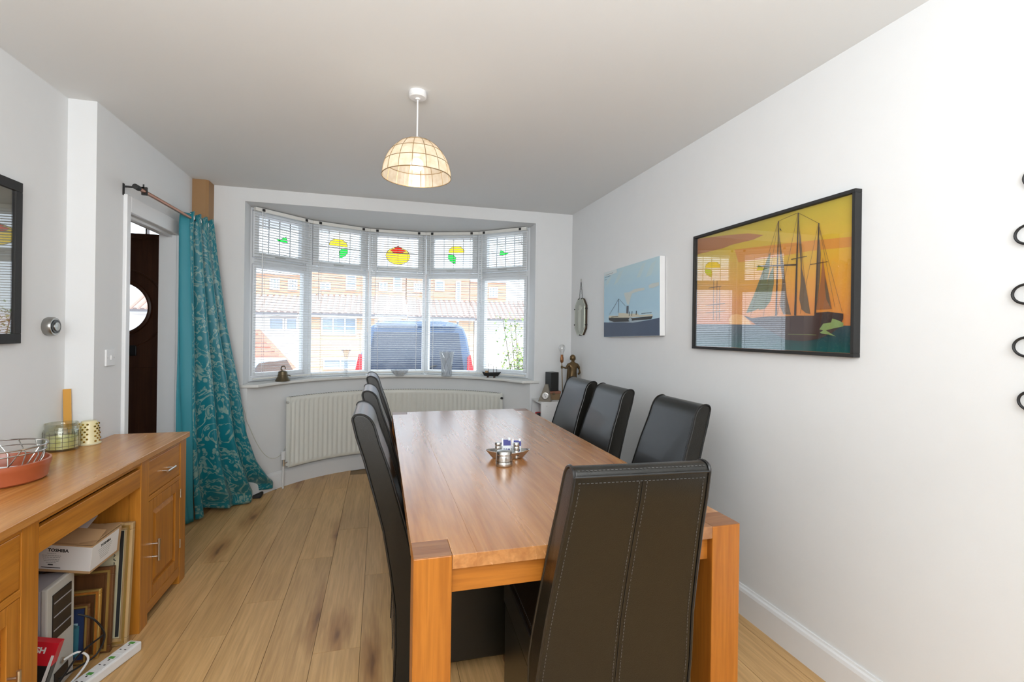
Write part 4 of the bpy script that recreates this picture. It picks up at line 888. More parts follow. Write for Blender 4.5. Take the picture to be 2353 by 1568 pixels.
# red and black packet
rb = thing('software_box', 'red and black thin box leaning in the near corner of the kneehole', 'box', (-1.088, 2.02, .045)); rb.rotation_euler = (rad(-6), rad(14), 0)
bx('sleeve', (-.20, -.02, -.03, .0, .0, .13), 'black', rb, .001); bx('red_band', (-.20, -.02, -.031, .001, .13, .205), mat('red_card', (.62, .015, .03), .35), rb, .001)
text_mesh('lettering', 'CSH', .026, Matrix.Translation((-.075, -.0315, .178)) @ Matrix.Rotation(rad(90), 4, 'X'), 'label', rb, .001)
obj('white_edge', MB().prism([(-.035, .0), (-.022, .0), (-.022, .165), (-.03, .165)], -.0318, -.031, 'y'), 'label', rb)
# power strip
ps = thing('power_strip', 'white four-way power strip on the floor in front of the kneehole', 'power strip', (-1.025, 2.19, 0), math.atan2(.285, .105))
bx('body', (-.20, .165, -.027, .027, .001, .040), 'white', ps, .006)
for k in range(4):
    x_ = -.155+.09*k; so_ = bx('socket_face', (x_-.035, x_+.035, -.022, .022, .040, .0412), 'white', ps, .001)
    for (a, b, c, d) in ((.012, .020, -.003, .003), (-.014, -.010, -.014, -.006), (-.014, -.010, .006, .014)): bx('pin_hole', (x_+a, x_+b, c, d, .0412, .0416), 'ink', so_)
    bx('switch', (x_+.023, x_+.036, -.011, .011, .0412, .0425), mat('green_mark', (.10, .36, .07), .5) if k == 0 else bpy.data.materials['green_mark'], so_, .0008)
def cable(name, label, pts, r, m):
    P = [Vector(p) for p in pts]; out = []
    for i in range(len(P)-1):
        p0, p1, p2, p3 = P[max(i-1, 0)], P[i], P[i+1], P[min(i+2, len(P)-1)]
        for q in range(8):
            t = q/8; out.append(.5*((2*p1)+(p2-p0)*t+(2*p0-5*p1+4*p2-p3)*t*t+(3*p1-p0-3*p2+p3)*t**3))
    out.append(P[-1]); tag(obj(name, MB().tube(out, r, 8), m, smooth=True), label, 'cable')
cable('power_cable', 'white cable curving from the computer down to the power strip', [(-1.126, 2.17, .10), (-1.09, 2.19, .11), (-1.065, 2.20, .07), (-1.095, 2.15, .02), (-1.135, 2.08, .008), (-1.15, 2.0, .008)], .004, 'white')
cable('power_cable', 'black cable hanging from the frames across the computer front', [(-1.12, 2.24, .23), (-1.075, 2.26, .19), (-1.045, 2.27, .12), (-1.06, 2.25, .06), (-1.09, 2.20, .05), (-1.12, 2.13, .055)], .0035, 'black')
cable('power_cable', 'black cable sweeping past the red and black box', [(-1.045, 2.26, .125), (-1.08, 2.17, .11), (-1.09, 2.06, .075), (-1.135, 2.0, .03), (-1.16, 1.95, .006)], .0035, 'black')
# ---------------------------------------------------------------- on the desk
DZ = .7855
M['terra'] = mat('terracotta', (.40, .095, .035), .35, var=.15, bscale=30, coat=.3); M['terrag'] = mat('terracotta_glazed', (.30, .07, .035), .18)
ds = thing('terracotta_dish', 'round glazed terracotta dish with small lug handles on the desk', 'dish', (-1.320, 2.150, DZ))
R_ = .142
obj('bowl', MB().lathe([(0, 0), (R_*.86, 0), (R_*.93, .008), (R_*.965, .045), (R_*.985, .052), (R_*1.0, .062), (R_*.995, .072), (R_*.95, .074), (R_*.92, .060), (R_*.88, .016), (R_*.8, .010), (0, .010)], 56, cap=False), 'terra', ds, smooth=True)
for s in (0, PI): obj('lug', MB().box(R_*.97, R_*1.13, -.035, .035, .052, .068, Matrix.Rotation(s+rad(75), 4, 'Z')), 'terra', ds, bevel=.007, seg=3)
wb = thing('wire_basket', 'round steel wire basket resting in the terracotta dish', 'basket', (-1.322, 2.150, DZ+.0115))
rm = MB(); rm.tube([(.132*math.cos(a), .132*math.sin(a), .115) for a in [2*PI*i/48 for i in range(48)]], .003, 6, True); rm.tube([(.128*math.cos(a), .128*math.sin(a), .095) for a in [2*PI*i/48 for i in range(48)]], .0025, 6, True); rm.tube([(.085*math.cos(a), .085*math.sin(a), .003) for a in [2*PI*i/48 for i in range(48)]], .003, 6, True)
obj('rim', rm, 'wire', wb, smooth=True)
for k in range(14):
    a = 2*PI*k/14; obj('spoke', MB().tube([(.132*math.cos(a+.35), .132*math.sin(a+.35), .115), (.120*math.cos(a+.1), .120*math.sin(a+.1), .06), (.085*math.cos(a), .085*math.sin(a), .003)], .0022, 6), 'wire', wb, smooth=True)
nc = thing('note_card', 'white note card with handwriting lying in the wire basket', 'card', (-1.28, 2.15, DZ+.032), rad(12)); nc.rotation_euler = (rad(24), 0, rad(10))
bx('card_sheet', (-.07, .06, -.03, .035, 0, .001), 'label', nc); g = MB()
for k in range(3): g.box(.0, .045-.012*k, -.008-.012*k, -.0068-.012*k, .001, .0013); 
q_ = obj('handwriting', g, 'inkg', nc); q_['kind'] = 'stuff'
obj('green_border', MB().box(-.07, .06, -.03, -.022, .001, .0013), mat('green_print', (.30, .42, .14), .6), nc)
cj = thing('candle_jar', 'squat ribbed glass candle jar half filled with yellow wax', 'jar', (-1.398, 2.655, DZ))
r = .0640
obj('glass', MB().lathe([(0, 0), (r*.96, 0), (r, .008), (r, .088), (r*.97, .094), (r*.90, .098), (r*.92, .102), (r*.90, .106), (r*.93, .110), (r*.92, .122), (r*.88, .122), (r*.86, .098), (r*.94, .088), (r*.94, .010), (0, .008)], 40, cap=False), glass('jar_glass', (.92, .93, .88), .08, .02, fac=.5), cj, smooth=True)
obj('wax', MB().lathe([(0, .010), (r*.92, .010), (r*.92, .056), (r*.5, .050), (0, .05)], 32, cap=False), mat('yellow_wax', (.86, .84, .40), .6), cj, smooth=True)
g = MB()
for z in (.022, .042, .062, .078): g.tube([(r*1.003*math.cos(a), r*1.003*math.sin(a), z) for a in [2*PI*i/40 for i in range(40)]], .0012, 4, True)
for k in range(18): a = 2*PI*k/18; g.cyl((r*1.003*math.cos(a), r*1.003*math.sin(a), .012), (r*1.003*math.cos(a), r*1.003*math.sin(a), .086), .0012, 4)
obj('ribbing', g, glass('rib_glass', (.62, .62, .55), .2, .1, fac=.5), cj)
gb = thing('gold_lantern', 'small cream tumbler studded with gold beads beside the candle jar', 'candle holder', (-1.340, 2.752, DZ))
prof = [(.043, 0), (.044, .006), (.041, .012), (.037, .07), (.034, .100), (.028, .112), (0, .114)]
obj('cup', MB().lathe([(0, 0)]+prof, 28, cap=False), mat('cream_lacquer', (.78, .70, .42), .3), gb, smooth=True)
g = MB()
for j in range(8):
    z = .018+j*.0115; rr_ = .041-(z-.012)/.1*.007
    for k in range(12):
        if k % 3 == 1: continue
        a = 2*PI*(k+.5*(j % 2))/12; g.ball((rr_*math.cos(a), rr_*math.sin(a), z), .0055, 6)
q_ = obj('beads', g, mat('gold_metal', (.70, .52, .14), .2, 1), gb, smooth=True); q_['kind'] = 'stuff'
obj('rim_bead', MB().tube([(.0435*math.cos(a), .0435*math.sin(a), .005) for a in [2*PI*i/32 for i in range(32)]], .003, 6, True), 'cream', gb, smooth=True)
tag(obj('wooden_ruler', MB().box(-.0165, .0165, -.003, .0, 0, .262, Matrix.Translation((-1.437, 2.779, DZ)) @ Matrix.Rotation(rad(-3), 4, 'Y') @ Matrix.Rotation(rad(-3), 4, 'X')), mat('ruler_wood', (.68, .34, .06), .5), bevel=.001), 'orange wooden strip standing against the wall behind the candle jar', 'ruler')

# ---------------------------------------------------------------- wall fittings, pictures
th = thing('thermostat', 'round brushed steel dial thermostat on the left wall', 'thermostat', (-L2, 2.67, 1.347))
obj('body', MB().lathe([(0, 0), (.040, 0), (.0425, .006), (.0425, .028), (.039, .034), (0, .034)], 40, mtx=Matrix.Rotation(rad(90), 4, 'Y')), 'dsteel', th, smooth=True)
obj('dial_face', MB().lathe([(0, .034), (.031, .034), (.031, .037), (0, .0375)], 36, mtx=Matrix.Rotation(rad(90), 4, 'Y')), 'black', th, smooth=True)
obj('dial_knob', MB().lathe([(0, .037), (.020, .037), (.019, .041), (0, .042)], 32, mtx=Matrix.Rotation(rad(90), 4, 'Y')), 'dsteel', th, smooth=True)
sw = thing('light_switch', 'white single light switch beside the doorway', 'switch', (-L, 2.937, 1.19))
bx('plate', (0, .009, -.043, .043, -.043, .043), 'white', sw, .003); bx('rocker', (.009, .014, -.007, .007, -.012, .012), 'white', sw, .001)
for s in (-1, 1): obj('screw', MB().cyl((.009, s*.030, 0), (.010, s*.030, 0), .003, 8), 'steel', sw)
def flatpoly(name, pts, X, t, m, par):
    return obj(name, MB().prism(pts, X-t, X, 'x'), m, par)
# left picture
lp = thing('framed_picture', 'black framed misty print, cut off at the left edge of the view', 'picture', (-L2, 2.462, 1.275))
W2, H2, b = .95, .665, .040
f = MB().box(0, .028, -W2, 0, 0, b).box(0, .028, -W2, 0, H2-b, H2).box(0, .028, -b, 0, b, H2-b).box(0, .028, -W2, -W2+b, b, H2-b)
obj('frame', f, 'blackm', lp, bevel=.002)
def grad_mat(name, stops, z0, z1, noise=.0, nscale=4, rough=.6, stretch=(1, 1, 4)):
    m = bpy.data.materials.new(name); m.use_nodes = True; nt = m.node_tree; p = nt.nodes['Principled BSDF']; N = lambda t: nt.nodes.new('ShaderNode'+t); L_ = nt.links.new
    tc = N('TexCoord'); sx = N('SeparateXYZ'); L_(tc.outputs['Object'], sx.inputs[0]); mp = N('Mapping'); mp.inputs['Scale'].default_value = stretch; L_(tc.outputs['Object'], mp.inputs[0])
    n = N('TexNoise'); n.inputs['Scale'].default_value = nscale; n.inputs['Detail'].default_value = 5; L_(mp.outputs[0], n.inputs['Vector'])
    ad = N('Math'); ad.operation = 'MULTIPLY_ADD'; ad.inputs[1].default_value = noise; L_(n.outputs['Fac'], ad.inputs[0]); L_(sx.outputs['Z'], ad.inputs[2])
    mr = N('MapRange'); mr.inputs['From Min'].default_value = z0+noise*.5; mr.inputs['From Max'].default_value = z1+noise*.5; L_(ad.outputs[0], mr.inputs['Value'])
    r = N('ValToRGB'); L_(mr.outputs[0], r.inputs['Fac']); e = r.color_ramp.elements
    e[0].position = stops[0][0]; e[0].color = stops[0][1]; e[1].position = stops[-1][0]; e[1].color = stops[-1][1]
    for s in stops[1:-1]: q = e.new(s[0]); q.color = s[1]
    L_(r.outputs[0], p.inputs['Base Color']); p.inputs['Roughness'].default_value = rough; p.inputs['Specular IOR Level'].default_value = .2
    return m
bx('print', (.012, .014, -W2+b, -b, b, H2-b), grad_mat('misty_print', [(0, S(150, 105, 75)), (.10, S(176, 128, 95)), (.17, S(140, 120, 100)), (.2, S(165, 165, 155)), (.6, S(140, 140, 132)), (.8, S(120, 120, 112)), (1, S(120, 112, 95))], b, H2-b, .08), lp)
bx('picture_glass', (.020, .022, -W2+b, -b, b, H2-b), 'glasspic', lp)
# ship at sunset
sp_ = thing('framed_picture', 'large black framed print of a three-masted ship at orange sunset', 'picture', (D, 2.32, 1.272))
W3, H3, b = .951, .625, .014
f = MB().box(-.032, 0, -W3, 0, 0, b).box(-.032, 0, -W3, 0, H3-b, H3).box(-.032, 0, -b, 0, b, H3-b).box(-.032, 0, -W3, -W3+b, b, H3-b)
obj('frame', f, 'blackm', sp_, bevel=.0015)
sun_m = grad_mat('sunset_sky', [(0, S(228, 140, 78)), (.25, S(235, 158, 72)), (.5, S(234, 172, 62)), (.75, S(222, 186, 66)), (1, S(205, 184, 60))], .1, .6, .22, 3, .5, (1, 1.2, 3.5))
bx('print', (-.012, -.010, -W3+b, -b, b, H3-b), sun_m, sp_)
def PT(k, sc=1.0): return [(-(.014+s_*1.01), .014+t_*.995) for s_, t_ in TP[k]]
PM = dict(sea=grad_mat('sea_print', [(0, S(30, 95, 90)), (.5, S(45, 75, 78)), (1, S(70, 80, 88))], .0, .12, .05, 30, .5, (1, 1, 6)), cloud=mat('cloud_mauve', S(182, 120, 68), .6), cloud2=mat('cloud_orange', S(222, 150, 62), .6), hull=mat('hull_brown', S(70, 48, 42), .6, var=.2, bscale=60), mast=mat('mast_dark', S(60, 42, 28), .6), sail=mat('sail_green', S(105, 110, 62), .6, var=.15, bscale=40), sail2=mat('sail_brown', S(112, 88, 60), .6, var=.15, bscale=40), sail3=mat('sail_rust', S(165, 105, 60), .6, var=.1, bscale=40), boat=mat('boat_green', S(140, 160, 95), .6), sun=mat('sun_glow', S(250, 190, 110), .6), rig=mat('rigging', S(110, 80, 40), .6))
lay = [0]
def L3(name, k, m, pts=None):
    lay[0] += 1; x_ = -.012-.00018*lay[0]; return obj(name, MB().prism(pts or PT(k), x_-.0001, x_, 'x'), PM[m], sp_)
L3('cloud_band', 'cloud', 'cloud'); L3('cloud_band', 'cloud2', 'cloud2'); L3('sun_disc', 'sun', 'sun')
L3('sea', None, 'sea', [(-.0145, .015), (-.936, .015), (-.936, .118), (-.0145, .136)])
for k in ('far1', 'far2', 'far3', 'fy1', 'fy2', 'fy3'): L3('distant_rigging', k, 'rig')
for k, m_ in (('s1', 'sail'), ('s2', 'sail'), ('s3', 'sail2'), ('s6', 'sail3'), ('s4', 'sail2'), ('s5', 'sail2'), ('s7', 'sail2')): L3('sail', k, m_)
for k in ('m1', 'm2', 'm3', 'y1', 'y2', 'y3', 'f1'): L3('mast', k, 'mast')
lay[0] += 1
def lines(prs, X, r, m, par, org): 
    g = MB()
    for p, q in prs: g.tube([(X, p[0], p[1]), (X, q[0], q[1])], r, 4)
    o = obj('rigging_lines', g, m, par); o['kind'] = 'stuff'; return o
mt = [PT('m1')[0], PT('m2')[0], PT('m3')[0]]
lines([(mt[0], (-.42, .17)), (mt[0], (-.50, .165)), (mt[1], (-.58, .17)), (mt[1], (-.74, .17)), (mt[1], mt[0]), (mt[1], mt[2]), (mt[2], (-.70, .17)), (mt[2], (-.86, .19)), (mt[2], (-.89, .17)), (mt[0], (-.62, .17))], -.0155, .0007, PM['rig'], sp_, 0)
L3('hull', 'hull', 'hull'); L3('hull_band', None, 'boat', [(-.64, .085), (-.78, .083), (-.78, .0815), (-.64, .0835)]); L3('small_boat', 'boat', 'boat')
L3('splash', 'spl', 'boat')
bx('picture_glass', (-.024, -.022, -W3+b, -b, b, H3-b), 'glasspic', sp_)
# canvas
cv = thing('canvas_painting', 'unframed canvas painting of a paddle steamer on a dark blue sea', 'picture', (D, 3.395, 1.322)); cv.rotation_euler = (rad(-1.3), 0, 0)
WC, HC = .77, .50
bx('canvas', (-.040, -.003, -WC, 0, 0, HC), 'white', cv, .003)
CM = dict(sky=grad_mat('painted_sky', [(0, S(200, 222, 232)), (.4, S(176, 209, 228)), (.7, S(180, 211, 227)), (1, S(190, 216, 225))], .0, .5, .25, 5, .6, (1, 1, 4)), sea=mat('painted_sea', S(50, 66, 92), .5, var=.25, bscale=60), hull=mat('painted_hull', S(48, 48, 46), .6), cabin=mat('painted_cabin', S(205, 200, 180), .6), smoke=mat('painted_smoke', S(200, 208, 206), .7), cloud=mat('painted_cloud', S(192, 214, 220), .7), foam=mat('painted_foam', S(170, 185, 195), .7), tag=mat('painted_tag', S(214, 224, 226), .7), grey=mat('painted_grey', S(90, 95, 105), .6))
lay = [0]
def L4(name, k, m, pts=None):
    lay[0] += 1; x_ = -.040-.00016*lay[0]; P_ = pts or [(-min(.768, max(.001, s_)), min(.499, max(.002, t_))) for s_, t_ in CP[k]]
    return obj(name, MB().prism(P_, x_-.0001, x_, 'x'), CM[m], cv)
L4('painted_sky', None, 'sky', [(-.001, .001), (-.769, .001), (-.769, .499), (-.001, .499)])
for k in ('c1', 'c2', 'c3', 'c4'): L4('painted_cloud', k, 'cloud')
L4('painted_smoke', 'smoke', 'smoke'); L4('painted_smoke', 'smoke2', 'smoke'); L4('painted_sea', 'sea', 'sea'); L4('painted_foam', 'foam', 'foam'); L4('painted_cabin', 'cabin', 'cabin'); L4('painted_hull', 'hull', 'hull')
for k in ('funnel', 'v1', 'v2', 'v3', 'mast', 'rig', 'rig2'): L4('painted_funnel' if k == 'funnel' else 'painted_mast', k, 'grey' if k in ('funnel', 'mast', 'rig', 'rig2') else 'hull')
L4('painted_wheel', 'wheel', 'foam'); L4('title_patch', 'tag', 'tag')
g = MB(); rnd = random.Random(8)
for (a, b_, z) in ((.03, .15, .474), (.02, .10, .458), (.02, .045, .440)):
    x_ = a
    while x_ < b_: q = rnd.uniform(.006, .014); g.tube([(-.0436, -x_, z+.03*(x_)), (-.0436, -x_-q, z+.03*(x_+q)+rnd.uniform(-.003, .003))], .0011, 4); x_ += q+.004
for k in range(9): g.tube([(-.0436, -.13-.012*k, .148), (-.0436, -.136-.012*k, .148)], .002, 4); g.tube([(-.0436, -.56-.014*k, .150), (-.0436, -.566-.014*k, .150)], .002, 4)
q_ = obj('painted_marks', g, 'ink', cv); q_['kind'] = 'stuff'
# octagonal mirror on a chain
mr = thing('wall_mirror', 'narrow octagonal wall mirror hanging by a chain near the far corner', 'mirror', (D, 3.915, 1.333))
w2, h2 = .118, .318
octo = [(-w2+.055, 0), (w2-.055, 0), (w2, .060), (w2, h2-.060), (w2-.055, h2), (-w2+.055, h2), (-w2, h2-.060), (-w2, .060)]
obj('backing', MB().prism(octo, -.016, -.002, 'x'), mat('mirror_back_brown', (.05, .03, .015), .5), mr)
sc_ = lambda k: [(y_*k, h2/2+(z-h2/2)*k) for y_, z in octo]
M['mirror'] = mat('silvered_glass', (.38, .40, .35), .12, 1); M['mirrorb'] = mat('bevel_glass', (.50, .52, .45), .12, 1)
obj('bevel_border', MB().prism(octo, -.020, -.016, 'x'), 'mirrorb', mr, bevel=.004, seg=1); obj('mirror_glass', MB().prism([(y_*.8, h2/2+(z-h2/2)*.93) for y_, z in octo], -.0206, -.0200, 'x'), 'mirror', mr)
M['etch'] = mat('etched_figure', (.55, .57, .50), .5)
eg = MB(); eg.prism([(-.02, .04), (0, .02), (.025, .05), (.035, .13), (.03, .20), (.045, .215), (-.05, .25), (-.055, .24), (-.02, .215), (-.025, .13)], -.0211, -.0206, 'x'); eg.prism([(.03*math.cos(a)-.005, .245+.022*math.sin(a)) for a in [2*PI*i/14 for i in range(14)]], -.0214, -.0211, 'x')
obj('etched_figure', eg, 'etch', mr)
for y_, z in ((-w2, .09), (w2, .09), (-w2, .23), (w2, .23), (0, 0), (-.035, h2), (.035, h2)): bx('clip', (-.023, -.002, y_-.005, y_+.005, z-.005, z+.005), 'blackm', mr)
chn = MB()
for s in (-1, 1):
    for k in range(11):
        t = (k+.5)/11; c = Vector((-.012, s*.035*(1-t), h2+.152*t)); d = Vector((0, -s*.035, .152)).normalized(); o2 = Vector((1, 0, 0)) if k % 2 else d.cross(Vector((1, 0, 0)))
        chn.tube([c+d*.0088*math.cos(a)+o2*.0035*math.sin(a) for a in [2*PI*i/8 for i in range(8)]], .0011, 4, True)
q_ = obj('chain', chn, 'blackm', mr); q_['kind'] = 'stuff'
obj('hook', MB().tube([(-.012, .010*math.cos(a), h2+.165+.012*math.sin(a)) for a in [2*PI*i/16 for i in range(16)]], .002, 6, True), 'steel', mr)
# ring rack at the right edge
rg = thing('ring_wall_hanging', 'black metal wall hanging with a column of small rings at the right edge', 'wall decoration', (D, .882, 1.48))
for (yy, z) in ((-.014, .308), (.003, .155), (.007, -.008), (.003, -.153), (-.009, -.300)):
    obj('ring', MB().tube([(-.012, yy+.0305*math.cos(a)+.002, z+.0265*math.sin(a)) for a in [2*PI*i/28 for i in range(28)]], .0036, 8, True), 'black', rg, smooth=True)
obj('stem', MB().tube([(-.012, -.042-.3*(t/.40)**2*.06, t) for t in [-.40+.8*i/20 for i in range(21)]], .005, 8), 'black', rg, smooth=True)
for z in (-.3, .3): obj('fixing', MB().cyl((0, -.051, z), (-.012, -.051, z), .004, 8), 'black', rg)

# ---------------------------------------------------------------- window sill ornaments
SZ = SILL+.0245
bl_ = thing('brass_bell', 'dark brass ship bell standing on the window sill', 'bell', (-.790, 4.412, SZ))
M['brass'] = mat('aged_brass', (.13, .10, .06), .42, .8, var=.3, bscale=40)
obj('bell_body', MB().lathe([(0, .086), (.022, .086), (.034, .080), (.037, .06), (.041, .035), (.054, .012), (.060, .002), (.056, 0), (.045, .014), (0, .075)], 32, cap=False), 'brass', bl_, smooth=True)
obj('crown_loop', MB().tube([(.0, 0, .086), (-.014, 0, .10), (-.008, 0, .122), (.012, 0, .126), (.020, 0, .112), (.018, 0, .10)], [.006, .006, .005, .005, .004, .004], 8), 'brass', bl_, smooth=True)
obj('clapper_pull', MB().tube([(.035, 0, .05), (.058, -.01, .046), (.062, -.01, .040)], .004, 6), 'brass', bl_, smooth=True)
obj('bead_band', MB().tube([(.0395*math.cos(a), .0395*math.sin(a), .05) for a in [2*PI*i/32 for i in range(32)]], .0018, 6, True), 'brass', bl_, smooth=True)
def sill_spot(x_, dist=1.312):
    for k in range(-600, 600):
        a = rad(k/10); i = max(0, min(4, round((k/10+44)/22))); m_ = rad(-44+22*i); rr_ = dist/math.cos(a-m_)
        if CX+rr_*math.sin(a) >= x_: return (CX+rr_*math.sin(a), CYF+rr_*math.cos(a), SZ)
fv = thing('glass_vase', 'tall fluted clear glass vase on a waisted foot, on the sill', 'vase', sill_spot(-.305, 1.315))
def flute(prof, nf, amp, n=48, zamp=.0):
    mb = MB(); vs = []; m_ = len(prof)
    for (r_, z, k) in prof:
        for i in range(n): a = 2*PI*i/n; q = 1+amp*k*math.cos(nf*a); vs.append((r_*q*math.cos(a), r_*q*math.sin(a), z+zamp*k*k*math.cos(nf*a)))
    return mb._add(vs, [(j*n+i, j*n+(i+1) % n, (j+1)*n+(i+1) % n, (j+1)*n+i) for j in range(m_-1) for i in range(n)])
obj('vase_glass', flute([(.002, 0, 0), (.032, 0, 0), (.031, .006, 0), (.012, .014, 0), (.010, .028, 0), (.018, .045, .3), (.021, .07, .6), (.018, .10, .8), (.018, .16, .8), (.024, .21, .9), (.040, .248, 1), (.037, .248, 1), (.021, .21, .9), (.015, .16, .8), (.015, .07, .5), (.002, .05, 0)], 8, .10, 64, .003), 'glassware', fv, smooth=True)
obj('rim', MB().tube([(.0395*(1+.1*math.cos(8*a))*math.cos(a), .0395*(1+.1*math.cos(8*a))*math.sin(a), .248+.003*math.cos(8*a)) for a in [2*PI*i/64 for i in range(64)]], .0013, 5, True), glass('rim_glass', (.30, .32, .38), .15, .1), fv, smooth=True)
gb_ = thing('glass_bowl', 'shallow cut glass bowl on the middle of the sill', 'bowl', sill_spot(.185, 1.288))
obj('bowl_glass', flute([(.002, 0, 0), (.035, 0, 0), (.045, .008, .3), (.070, .030, .8), (.082, .058, 1), (.079, .058, 1), (.066, .033, .7), (.040, .012, .2), (.002, .008, 0)], 12, .03, 72, .002), frosted('cut_glass', (.94, .95, .96), .22), gb_, smooth=True)
g = MB()
for k in range(10): a = 2*PI*k/10; g.tube([(.046*math.cos(a), .046*math.sin(a), .009), (.074*math.cos(a+.4), .074*math.sin(a+.4), .033), (.083*math.cos(a+.8), .083*math.sin(a+.8), .056)], .0016, 5)
obj('cut_lines', g, glass('cut_line', (.6, .63, .65), .4, .1), gb_)
fr_ = thing('frosted_vase', 'wide frosted glass vase with swirled cuts on the sill', 'vase', sill_spot(.628, 1.292))
obj('vase_glass', flute([(.002, 0, 0), (.046, 0, 0), (.050, .006, 0), (.048, .05, .2), (.052, .11, .3), (.062, .19, .6), (.072, .238, 1), (.068, .238, 1), (.057, .19, .5), (.045, .11, .2), (.043, .02, 0), (.002, .014, 0)], 9, .05, 72, .005), frosted('frosted_glass', (.92, .94, .96), .34, .3), fr_, smooth=True)
g = MB()
for k in range(7):
    a = 2*PI*k/7
    for s in (-1, 1): g.tube([((.0495+.022*t**2)*math.cos(a+s*t*1.5), (.0495+.022*t**2)*math.sin(a+s*t*1.5), .012+.215*t) for t in [i/10 for i in range(11)]], .0018, 5)
obj('cut_lines', g, glass('cut_line_pale', (.85, .87, .89), .35, .15), fr_)
mb_ = thing('model_boat', 'small dark model boat with bare masts on a stand, on the sill', 'model boat', (1.035, 4.42, SZ), rad(-30))
mb_.location = sill_spot(1.03, 1.318)
hp = MB(); hp._add([(-.095, 0, .055), (-.06, -.020, .045), (.05, -.020, .045), (.10, 0, .058), (.05, .020, .045), (-.06, .020, .045), (-.075, 0, .016), (-.05, -.011, .014), (.045, -.011, .014), (.068, 0, .016), (.045, .011, .014), (-.05, .011, .014)], [(0, 1, 2, 3, 4, 5), (11, 10, 9, 8, 7, 6), (0, 6, 7, 1), (1, 7, 8, 2), (2, 8, 9, 3), (3, 9, 10, 4), (4, 10, 11, 5), (5, 11, 6, 0)])
obj('hull', hp, 'blackm', mb_, bevel=.002)
for s in (-.035, .03): bx('stand', (s-.006, s+.006, -.016, .016, 0, .016), 'darkleg', mb_)
for x_, h_ in ((-.03, .095), (.02, .075), (.055, .055)): obj('mast', MB().cyl((x_, 0, .045), (x_-.004, 0, .045+h_), .0022, 6), 'darkleg', mb_)
obj('spar', MB().cyl((-.045, 0, .11), (.0, 0, .125), .0016, 6), 'darkleg', mb_); bx('deck_house', (-.06, -.035, -.010, .010, .045, .064), 'card', mb_)

# ---------------------------------------------------------------- corner shelf and what stands on it
us = thing('shelf_unit', 'low white open cube shelf unit in the far right corner', 'shelf unit')
X0, X1, Y0, Y1, ZS = 1.33, 1.69, 3.87, 4.135, .757
bx('side_board', (X0, X1, Y0, Y0+.018, 0, ZS-.018), 'white', us, .001); bx('side_board', (X0, X1, Y1-.018, Y1, 0, ZS-.018), 'white', us, .001)
bx('top_board', (X0, X1, Y0, Y1, ZS-.018, ZS), 'white', us, .001)
for z in (.02, .375): bx('shelf_board', (X0, X1, Y0+.018, Y1-.018, z, z+.018), 'white', us, .001)
bx('back_board', (X1-.006, X1, Y0+.018, Y1-.018, .038, ZS-.018), 'black', us)
obj('screw_cap', MB().cyl((X0+.05, Y0, ZS-.035), (X0+.05, Y0-.0012, ZS-.035), .004, 10), 'steel', us)
for k, (w_, h_, c) in enumerate(((.020, .235, (.75, .70, .68)), (.014, .245, (.60, .05, .06)), (.018, .225, (.78, .76, .74)), (.024, .24, (.05, .05, .06)))):
    y_ = Y1-.021-sum(q[0] for q in ((.020,), (.014,), (.018,), (.024,))[:k])-w_-.001*k
    b__ = thing('book', ['cream spined book, innermost on the white shelf', 'red spined book standing on the white shelf', 'pale spined book beside the red one on the white shelf', 'black spined book nearest the camera on the white shelf'][k], 'book', (X0+.02, y_, .3935), group='books on the white shelf')
    bx('cover', (0, .16, 0, w_, 0, h_), mat('book_cover_%d' % k, c, .5), b__, .001); bx('page_block', (.004, .161, .002, w_-.002, .002, h_-.003), 'label', b__)
ck = thing('mantel_clock', 'small triangular stone mantel clock with a round white dial', 'clock', (1.378, 3.902, ZS), rad(-30))
M['stone'] = mat('grey_brown_stone', (.24, .21, .17), .6, var=.2, bscale=40)
obj('case', MB().prism([(-.062, 0), (.050, 0), (.022, .145), (.010, .150), (-.004, .148)], -.018, .022, 'y'), 'stone', ck, bevel=.002)
obj('bezel', MB().lathe([(.0, 0), (.030, 0), (.030, .004), (.026, .005), (0, .005)], 32, mtx=Matrix.Translation((.0, -.018, .050)) @ Matrix.Rotation(rad(90), 4, 'X')), 'steel', ck, smooth=True)
fc_ = obj('dial', MB().lathe([(0, .005), (.025, .005), (.025, .0056), (0, .0056)], 32, mtx=Matrix.Translation((.0, -.018, .050)) @ Matrix.Rotation(rad(90), 4, 'X')), 'label', ck)
for a, l_, w_ in ((rad(-20), .017, .0012), (rad(150), .012, .0016)): obj('hand', MB().box(-w_, w_, -.0246, -.0238, 0, l_, Matrix.Translation((0, 0, .050)) @ Matrix.Rotation(a, 4, 'Y')), 'ink', ck)
g = MB()
for k in range(12): g.box(-.0006, .0006, -.0242, -.0238, .020, .0235, Matrix.Translation((0, 0, .050)) @ Matrix.Rotation(2*PI*k/12, 4, 'Y'))
q_ = obj('hour_marks', g, 'ink', ck); q_['kind'] = 'stuff'
wb_ = thing('wooden_casket', 'small carved brown casket under the black speaker', 'box', (1.483, 4.02, ZS), rad(-4))
obj('casket_body', MB().prism([(-.055, 0), (.055, 0), (.065, .055), (-.065, .055)], -.042, .042, 'y'), mat('carved_wood', (.22, .14, .07), .6, var=.3, bscale=50), wb_, bevel=.004); bx('lid', (-.067, .067, -.045, .045, .055, .078), mat('casket_lid', (.30, .12, .07), .5, var=.3, bscale=40), wb_, .004)
bx('clasp', (-.008, .008, -.052, -.048, .045, .066), 'brass', wb_)
sk_ = thing('speaker', 'small black loudspeaker standing on the carved casket', 'speaker', (1.480, 4.02, ZS+.0785), rad(18))
bx('cabinet', (-.043, .043, -.040, .045, 0, .165), 'black', sk_, .003); bx('grille_cloth', (-.039, .039, -.044, -.040, .005, .160), 'blackm', sk_, .002)
